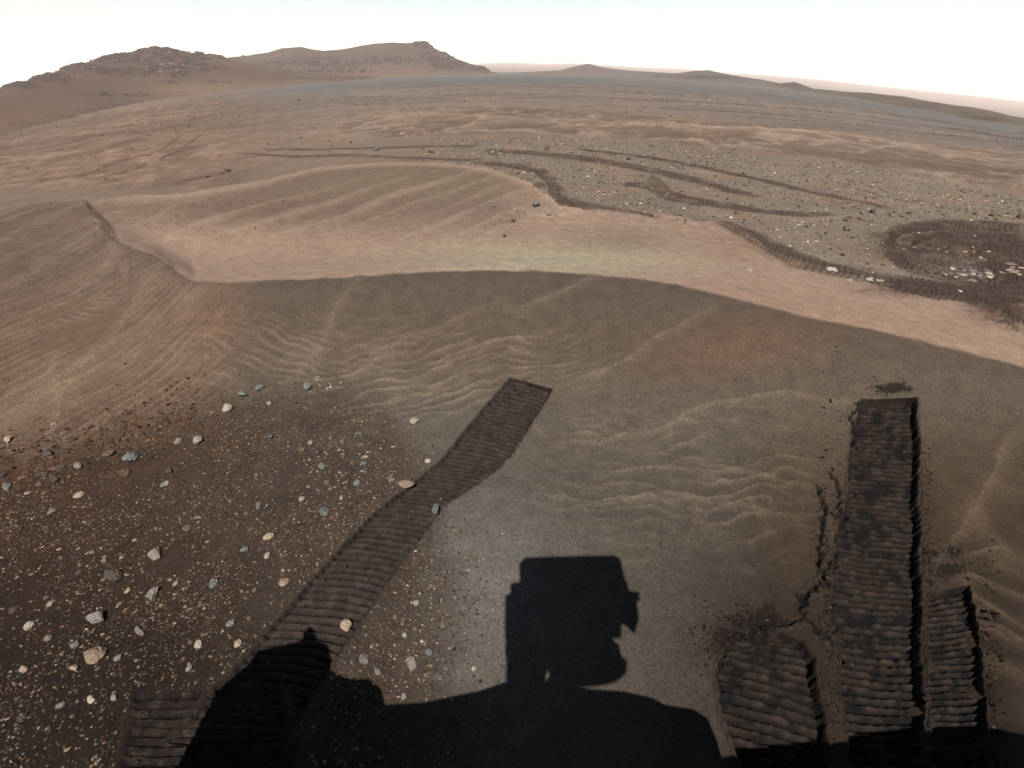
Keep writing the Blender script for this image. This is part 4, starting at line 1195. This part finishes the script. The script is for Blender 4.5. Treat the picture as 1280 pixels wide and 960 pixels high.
in_blob(1262, 402, 22, 5, 10, '@ crumb of sand crust by the right edge furrow', ['dark', 'brown'], (2.5, 5), 'dark crumbs by the furrow', rot=0.6)
in_blob(395, 482, 30, 10, 14, 'small bright pebble at the upper tip of the stony soil', ['white', 'tan', 'grey'], (3, 5), 'bright pebbles at the tip of the soil', noun='small @ pebble')
in_blob(430, 590, 70, 40, 30, 'small pale or bluish pebble in the upper soil left of the track', ['blue', 'grey', 'white', 'tan'], (3.5, 6.5), 'pebbles of the upper soil', noun='small @ pebble')
in_blob(560, 770, 60, 60, 26, 'small pebble on the grey sand between track and mast shadow', ['white', 'grey', 'pink', 'blue'], (3, 6), 'pebbles between track and mast shadow', noun='small @ pebble')
in_blob(190, 700, 150, 120, 60, 'small stone lying on the dark brown soil of the lower left', ['grey', 'tan', 'pink', 'brown', 'dark'], (4, 8), 'small stones on the dark soil', noun='small @ stone')
in_blob(70, 585, 80, 14, 22, 'dark crumb of crust on the orange crusted edge', ['brown', 'dark'], (5, 9), 'dark crumbs on the crusted edge', rot=-0.3, noun='@ crust crumb')

# hill outcrop blocks
def outcrop(Vg, spots, lab, group, size, kinds=('brown', 'dark')):
    flatV = Vg.reshape(-1, 3)
    px, py = project(flatV[:, 0], flatV[:, 1], flatV[:, 2])
    for (cx, cy, wx, wy, n) in spots:
        for _ in range(n):
            X = cx + random.gauss(0, .5) * wx; Y = cy + random.gauss(0, .5) * wy
            j = int(np.argmin((px - X) ** 2 + ((py - Y) * 2) ** 2))
            s = random.uniform(*size)
            stone('outcrop_rock', lab, 'outcrop rock', px[j], py[j], s * 1.9, s * 0.8, random.choice(kinds), 1, group, rot=random.uniform(-.4, .4), proto=random.choice(PROTO), loc=flatV[j], sink=0.6)
for sp, lb in [((198, 63.5, 34, 2.5, 18), 'dark broken ledge rock along the very crest of the nearer left hill'),
               ((150, 73, 34, 5, 10), 'dark ledge rock on the left shoulder of the nearer left hill'),
               ((95, 86, 34, 6, 9), 'dark ledge rock low on the left skyline slope of the left hill'),
               ((212, 80, 26, 9, 22), 'dark broken rock in the outcrop below the crest of the left hill'),
               ((168, 91, 44, 2, 12), 'dark rock in the level ledge across the middle of the left hill'),
               ((262, 71, 20, 2, 8), 'dark rock on the small right knob of the left hill')]:
    outcrop(hillA, [sp], lb, 'ledge rocks of the left hill', (2.2, 5))
for sp, lb in [((545, 68, 18, 7, 14), 'dark ledge rock on the steep right end of the far hill'),
               ((405, 79, 20, 5, 12), 'dark ledge rock in the reddish patch at the middle of the far hill'),
               ((600, 86, 12, 2, 4), 'dark rock at the right tip of the far hill'),
               ((480, 78, 40, 4, 10), 'dark ledge rock on the face of the far hill'),
               ((412, 89, 40, 2, 10), 'dark rock on the low scarp in front of the far hill')]:
    outcrop(hillB, [sp], lb, 'ledge rocks of the far hill', (1.6, 3.6))

# ------------------------------------------------------------------ gravel: what nobody could count
def gravel(name, X, Y, S, cols, seed, tiny=False):
    ico = bmesh.new(); bmesh.ops.create_icosphere(ico, subdivisions=1, radius=1.0)
    bv = np.array([v.co[:] for v in ico.verts]); bf = np.array([[v.index for v in f.verts] for f in ico.faces]); ico.free()
    if tiny:
        bv = np.array([[1, 0, 0], [-1, 0, 0], [0, 1, 0], [0, -1, 0], [0, 0, 1], [0, 0, -1.]]); bf = np.array([[0, 2, 4], [2, 1, 4], [1, 3, 4], [3, 0, 4], [2, 0, 5], [1, 2, 5], [3, 1, 5], [0, 3, 5]])
    n = len(X); rg = np.random.default_rng(seed)
    Vv = np.repeat(bv[None], n, 0) * rg.uniform(0.62, 1.25, (n, len(bv), 1))
    Vv = Vv * np.stack([rg.uniform(.8, 1.5, n), rg.uniform(.7, 1.1, n), rg.uniform(.5, .85, n)], 1)[:, None]
    a = rg.uniform(0, 6.28, n); ca_, sa_ = np.cos(a), np.sin(a)
    x2 = Vv[..., 0] * ca_[:, None] - Vv[..., 1] * sa_[:, None]; y2 = Vv[..., 0] * sa_[:, None] + Vv[..., 1] * ca_[:, None]
    Vv = np.stack([x2, y2, Vv[..., 2]], -1) * S[:, None, None]
    Z = height(X, Y)
    Vv += np.stack([X, Y, Z + S * 0.22], 1)[:, None]
    Ff = (bf[None] + (np.arange(n) * len(bv))[:, None, None]).reshape(-1, 3)
    me = np_mesh(name, Vv.reshape(-1, 3), Ff, False, np.repeat(cols, len(bv), 0))
    o = link(name, me, MAT_GRAV)
    tag(o, kind='stuff')
    return o
MAT_GRAV = ground_material('gravel_stone', grain=(250, 60), grain_amt=0.2, bump=0.2)

def scatter(n, box, dens, seed, smin, smax, pal, power=2.2):
    rg = np.random.default_rng(seed)
    X = rg.uniform(box[0], box[1], n); Y = rg.uniform(box[2], box[3], n)
    z, M = fields(X, Y)
    d = dens(X, Y, M)
    # none inside the wheel tracks
    d = np.where(carve(X, Y) > 0.004, d * 0.02, d)
    k = rg.uniform(0, 1, n) < d
    X, Y = X[k], Y[k]
    S = smin + (smax - smin) * rg.uniform(0, 1, len(X)) ** (power * 2.2)
    pal = np.array(pal)
    c = pal[rg.integers(0, len(pal), len(X))] * np.exp(rg.normal(-0.08, 0.36, (len(X), 1)))
    return X, Y, S, np.clip(c, .0012, .85)

near_pal = [0.22 * q for q in [srgb(112, 86, 64), srgb(96, 70, 50), srgb(140, 116, 92), srgb(122, 92, 70), srgb(96, 76, 60), srgb(176, 152, 126), srgb(128, 124, 114), srgb(84, 64, 50)]]
def d_near(X, Y, M):
    cl = 0.55 + 0.9 * fbm(X * 2.3, Y * 2.3, 3, 501)
    sp = np.exp(-(((M['px'] - 535) / 75) ** 2 + ((M['py'] - 760) / 115) ** 2)) * 0.8
    up = np.exp(-(((M['px'] - 470) / 90) ** 2 + ((M['py'] - 600) / 60) ** 2)) * 0.25
    return np.clip(M['soil'] * cl, 0, 1) * 0.9 + sp * 0.5 + up
g1 = scatter(200000, (-3.6, 0.1, 0.55, 3.9), d_near, 1, 0.0019, 0.0080, near_pal, power=1.35)
gravel('gravel', *g1, seed=1, tiny=True)
crust_pal = [0.26 * q for q in [srgb(112, 84, 62), srgb(92, 66, 48), srgb(66, 52, 42), srgb(128, 100, 76)]]
g2 = scatter(9000, (-3.8, -1.0, 1.9, 3.9), lambda X, Y, M: np.clip(M['crust'] * 1.3, 0, 1), 2, 0.004, 0.014, crust_pal)
gravel('crust_crumbs', *g2, seed=2)
mid_pal = [0.38 * q for q in [srgb(120, 104, 88), srgb(150, 132, 112), srgb(90, 78, 66), srgb(172, 158, 138), srgb(112, 100, 90), srgb(140, 118, 98), srgb(70, 60, 52)]]
def d_mid(X, Y, M):
    cl = 0.6 + 0.7 * fbm(X / 3, Y / 3, 3, 511)
    return np.clip(M['midg'] * cl, 0, 1) * np.clip(ss(26, 20, M['r']) + 0.1, 0, 1) * (M['px'] > 500) * (M['px'] < 1400)
g3 = scatter(60000, (-3, 18, 5, 26), d_mid, 3, 0.010, 0.036, mid_pal, power=1.5)
gravel('gravel', *g3, seed=3, tiny=True)
def d_far(X, Y, M):
    return np.clip(0.25 + 1.3 * fbm(X / 9, Y / 9, 3, 521), 0, 1) * (np.abs(M['az']) < .85) * (1 - M['band']) * (M['r'] > 11)
g4 = scatter(5000, (-45, 45, 9, 75), d_far, 4, 0.02, 0.09, mid_pal[:3] + [0.38 * srgb(60, 52, 46)], power=2.0)
gravel('gravel', *g4, seed=4)

def d_clod(X, Y, M):
    q = 0
    for (qx, qy, wx, wy) in [(1118, 486, 30, 9), (1186, 716, 26, 10), (1163, 692, 14, 6), (1192, 690, 12, 9), (940, 785, 48, 20), (900, 815, 22, 40), (1040, 770, 14, 160), (1158, 760, 8, 200), (1236, 860, 12, 110)]:
        q = q + np.exp(-(((M['px'] - qx) / wx) ** 2 + ((M['py'] - qy) / wy) ** 2))
    return np.clip(q, 0, 1)
clod_pal = [0.26 * srgb(46, 36, 30), 0.28 * srgb(66, 52, 42), 0.26 * srgb(34, 27, 24)]
g5 = scatter(60000, (0.4, 2.4, 0.5, 3.4), d_clod, 5, 0.002, 0.011, clod_pal, power=1.4)
gravel('sand_clods', *g5, seed=5, tiny=True)

# ------------------------------------------------------------------ the rover that throws the shadow
def plain_mat(name, colr, rough=0.5, metal=0.0):
    m = bpy.data.materials.new(name); m.use_nodes = True
    n = m.node_tree; bs = n.nodes['Principled BSDF']
    bs.inputs['Roughness'].default_value = rough; bs.inputs['Metallic'].default_value = metal
    nz = n.nodes.new('ShaderNodeTexNoise'); nz.inputs['Scale'].default_value = 14; nz.inputs['Detail'].default_value = 5
    mr = n.nodes.new('ShaderNodeMix'); mr.data_type = 'RGBA'
    mr.inputs['A'].default_value = (*colr, 1); mr.inputs['B'].default_value = (colr[0] * .6 + .06, colr[1] * .55 + .04, colr[2] * .5 + .02, 1)
    n.links.new(nz.outputs['Fac'], mr.inputs['Factor']); n.links.new(mr.outputs['Result'], bs.inputs['Base Color'])
    return m
M_WHITE = plain_mat('dusty_white_paint', (0.72, 0.70, 0.66))
M_METAL = plain_mat('dusty_aluminium', (0.45, 0.44, 0.43), 0.4, 0.8)
M_DARK = plain_mat('dark_anodised_metal', (0.05, 0.05, 0.05), 0.5)
rover = bpy.data.objects.new('rover', None); COL.objects.link(rover)
tag(rover, 'white six-wheeled rover behind the viewpoint, seen only as the black shadow at the bottom', 'rover')
RX = np.array([1, 0, 0.]); UX = np.array([0, SP, CP]); BX = np.array([0, -CP, SP])      # head's right, up and backward
CAMP = np.array([0, 0, CAM_H])

def back_to_depth(px, py, depth):
    """the point of the head, `depth` behind the lens, whose shadow falls at this place"""
    G = hit(px, py)
    n = BX
    t = ((CAMP + BX * depth) @ n - G @ n) / (-(SUN_L @ n))
    return G - SUN_L[None] * t[:, None]
def back_to_height(px, py, h):
    G = hit(px, py)
    t = (h - G[:, 2]) / (-SUN_L[2])
    return G - SUN_L[None] * t[:, None]

def prism(name, pts, ext, mat, parent=rover, bev=0.006):
    pts = np.asarray(pts); ext = np.asarray(ext)
    bm = bmesh.new()
    a = [bm.verts.new(p) for p in pts]; b = [bm.verts.new(p + ext) for p in pts]
    bm.faces.new(a); bm.faces.new(b[::-1])
    n = len(a)
    for i in range(n): bm.faces.new([a[i], b[i], b[(i + 1) % n], a[(i + 1) % n]])
    bmesh.ops.recalc_face_normals(bm, faces=bm.faces)
    me = bpy.data.meshes.new(name); bm.to_mesh(me); bm.free()
    return link(name, me, mat, parent)

def px_arr(L): a = np.array(L, float); return a[:, 0], a[:, 1]
HB = -SUN_L * 0.30
prism('laser_camera_box', back_to_depth(*px_arr([(650, 745), (649, 704), (656, 697), (700, 695), (768, 694), (776, 699), (780, 718), (786, 745)]), 0.03), HB, M_WHITE)
prism('camera_bar', back_to_depth(*px_arr([(631, 800), (631, 745), (638, 741), (638, 729), (652, 727), (784, 727), (786, 738), (799, 740), (800, 751), (796, 753), (799, 773), (793, 793), (783, 783), (777, 780), (777, 797), (760, 800)]), 0.02), -SUN_L * 0.2, M_WHITE)
prism('head_housing', back_to_depth(*px_arr([(632, 795), (760, 795), (774, 806), (777, 820), (784, 826), (783, 842), (770, 853), (750, 858), (700, 862), (690, 850), (684, 838), (682, 850), (690, 868), (640, 868), (632, 850), (633, 830), (631, 815)]), 0.05), -SUN_L * 0.2, M_DARK)

def tube(name, p0, p1, r0, r1, mat, parent=rover, n=20):
    p0, p1 = Vector(p0), Vector(p1)
    bm = bmesh.new()
    bmesh.ops.create_cone(bm, cap_ends=True, segments=n, radius1=r0, radius2=r1, depth=(p1 - p0).length)
    q = (p1 - p0).to_track_quat('Z', 'Y').to_matrix().to_4x4()
    bmesh.ops.transform(bm, matrix=Matrix.Translation((p0 + p1) / 2) @ q, verts=bm.verts)
    me = bpy.data.meshes.new(name); bm.to_mesh(me); bm.free()
    return link(name, me, mat, parent)
tube('mast', (0.10, -0.22, 1.02), (0.10, -0.22, 1.80), 0.06, 0.06, M_WHITE)
# deck: outline read from its shadow's edge; right wing added to shade the tracks
dk = back_to_height(*px_arr([(262, 905), (270, 862), (300, 836), (330, 822), (415, 838), (432, 847), (462, 849), (476, 860), (482, 881), (530, 878), (600, 863), (632, 852),
                             (700, 858), (780, 864), (815, 872), (832, 881), (866, 886), (884, 897), (896, 925), (902, 946), (960, 938), (1060, 926), (1150, 914), (1240, 910), (1300, 922)]), 1.16)
dk = np.concatenate([dk, [[1.6, -0.4, 1.16], [1.0, -2.0, 1.16], [-0.85, -2.0, 1.16]]])
prism('body', dk, (0, -0.05, -0.42), M_WHITE)
tu = back_to_height(*px_arr([(298, 850), (308, 828), (318, 813), (345, 808), (375, 801), (379, 788), (385, 782), (391, 788), (394, 801), (408, 806), (414, 835), (400, 865)]), 1.62)
prism('shadow_caster', tu, (0, 0, -0.07), M_DARK)  # stand-in for an unknown part, shaped to cast the shadow's left bump
cen = tu.mean(0)
tube('caster_post', (cen[0] + .15, cen[1] - 0.35, 1.0), (cen[0], cen[1], 1.58), 0.035, 0.03, M_WHITE)  # added support for the stand-in plate
gl = back_to_height(np.array([-6.]), np.array([872.]), 0.62)[0]
def wheel(x, y):
    bm = bmesh.new()
    bmesh.ops.create_cone(bm, cap_ends=False, segments=48, radius1=0.262, radius2=0.262, depth=0.38)
    for k in range(24):
        a = k * math.tau / 24
        c = bmesh.ops.create_cube(bm, size=1.0, matrix=Matrix.Rotation(a, 4, 'Z') @ Matrix.Translation((0.266, 0, 0)) @ Matrix.Diagonal((0.014, 0.012, 0.38, 1)))
    bmesh.ops.transform(bm, matrix=Matrix.Translation((x, y, 0.25)) @ Matrix.Rotation(math.pi / 2, 4, 'Y'), verts=bm.verts)
    me = bpy.data.meshes.new('wheel'); bm.to_mesh(me); bm.free()
    wl = link('wheel', me, M_METAL, rover)
    hub = tube('hub', (x - .12, y, .25), (x + .12, y, .25), 0.09, 0.09, M_METAL, wl)
    for k in range(6):
        a = k * math.tau / 6
        tube('spoke', (x, y + .08 * math.cos(a), .25 + .08 * math.sin(a)), (x + .1, y + .255 * math.cos(a), .25 + .255 * math.sin(a)), .012, .012, M_METAL, wl, 8)
for sx in (-1.12, 1.36):
    for sy in (0.25, -0.85, -2.0): wheel(sx, sy)
    q = 0.14 if sx < 0 else -0.14
    xi = -0.88 if sx < 0 else 1.0
    tube('rocker_arm', (xi, -0.7, .85), (sx + q * 1.7, 0.0, .62), .04, .04, M_METAL)
    tube('rocker_arm', (sx + q * 1.7, 0.0, .62), (sx + q * 1.7, 0.12, .25), .04, .04, M_METAL)
    tube('rocker_arm', (xi, -0.7, .85), (sx + q * 1.7, -1.5, .55), .04, .04, M_METAL)
    tube('rocker_arm', (sx + q * 1.7, -1.5, .55), (sx + q * 1.7, -0.95, .25), .035, .035, M_METAL)
    tube('rocker_arm', (sx + q * 1.7, -1.5, .55), (sx + q * 1.7, -2.1, .25), .035, .035, M_METAL)

# ------------------------------------------------------------------ air
zlo = float(GZ.min()) - 4.0
hz = bpy.data.meshes.new('haze')
bm = bmesh.new(); bmesh.ops.create_cube(bm, size=1.0)
HT = 70.0
bmesh.ops.transform(bm, matrix=Matrix.Translation((0, 0, (HT + zlo) / 2)) @ Matrix.Diagonal((6200, 6200, HT - zlo, 1)), verts=bm.verts)
bm.to_mesh(hz); bm.free()
mh = bpy.data.materials.new('haze'); mh.use_nodes = True
mh.node_tree.nodes.clear()
mo = mh.node_tree.nodes.new('ShaderNodeOutputMaterial')
vp = mh.node_tree.nodes.new('ShaderNodeVolumePrincipled')
vp.inputs['Color'].default_value = (1.0, 0.93, 0.86, 1)
vp.inputs['Density'].default_value = 0.00036
vp.inputs['Anisotropy'].default_value = 0.0
mh.node_tree.links.new(vp.outputs[0], mo.inputs['Volume'])
o = link('haze', hz, mh); tag(o, kind='stuff')
print('TRIS', sum(sum(len(p.vertices) - 2 for p in m.polygons) if len(m.polygons) < 20000 else len(m.loops) - 2 * len(m.polygons) for m in bpy.data.meshes), 'ground', NR, NA)
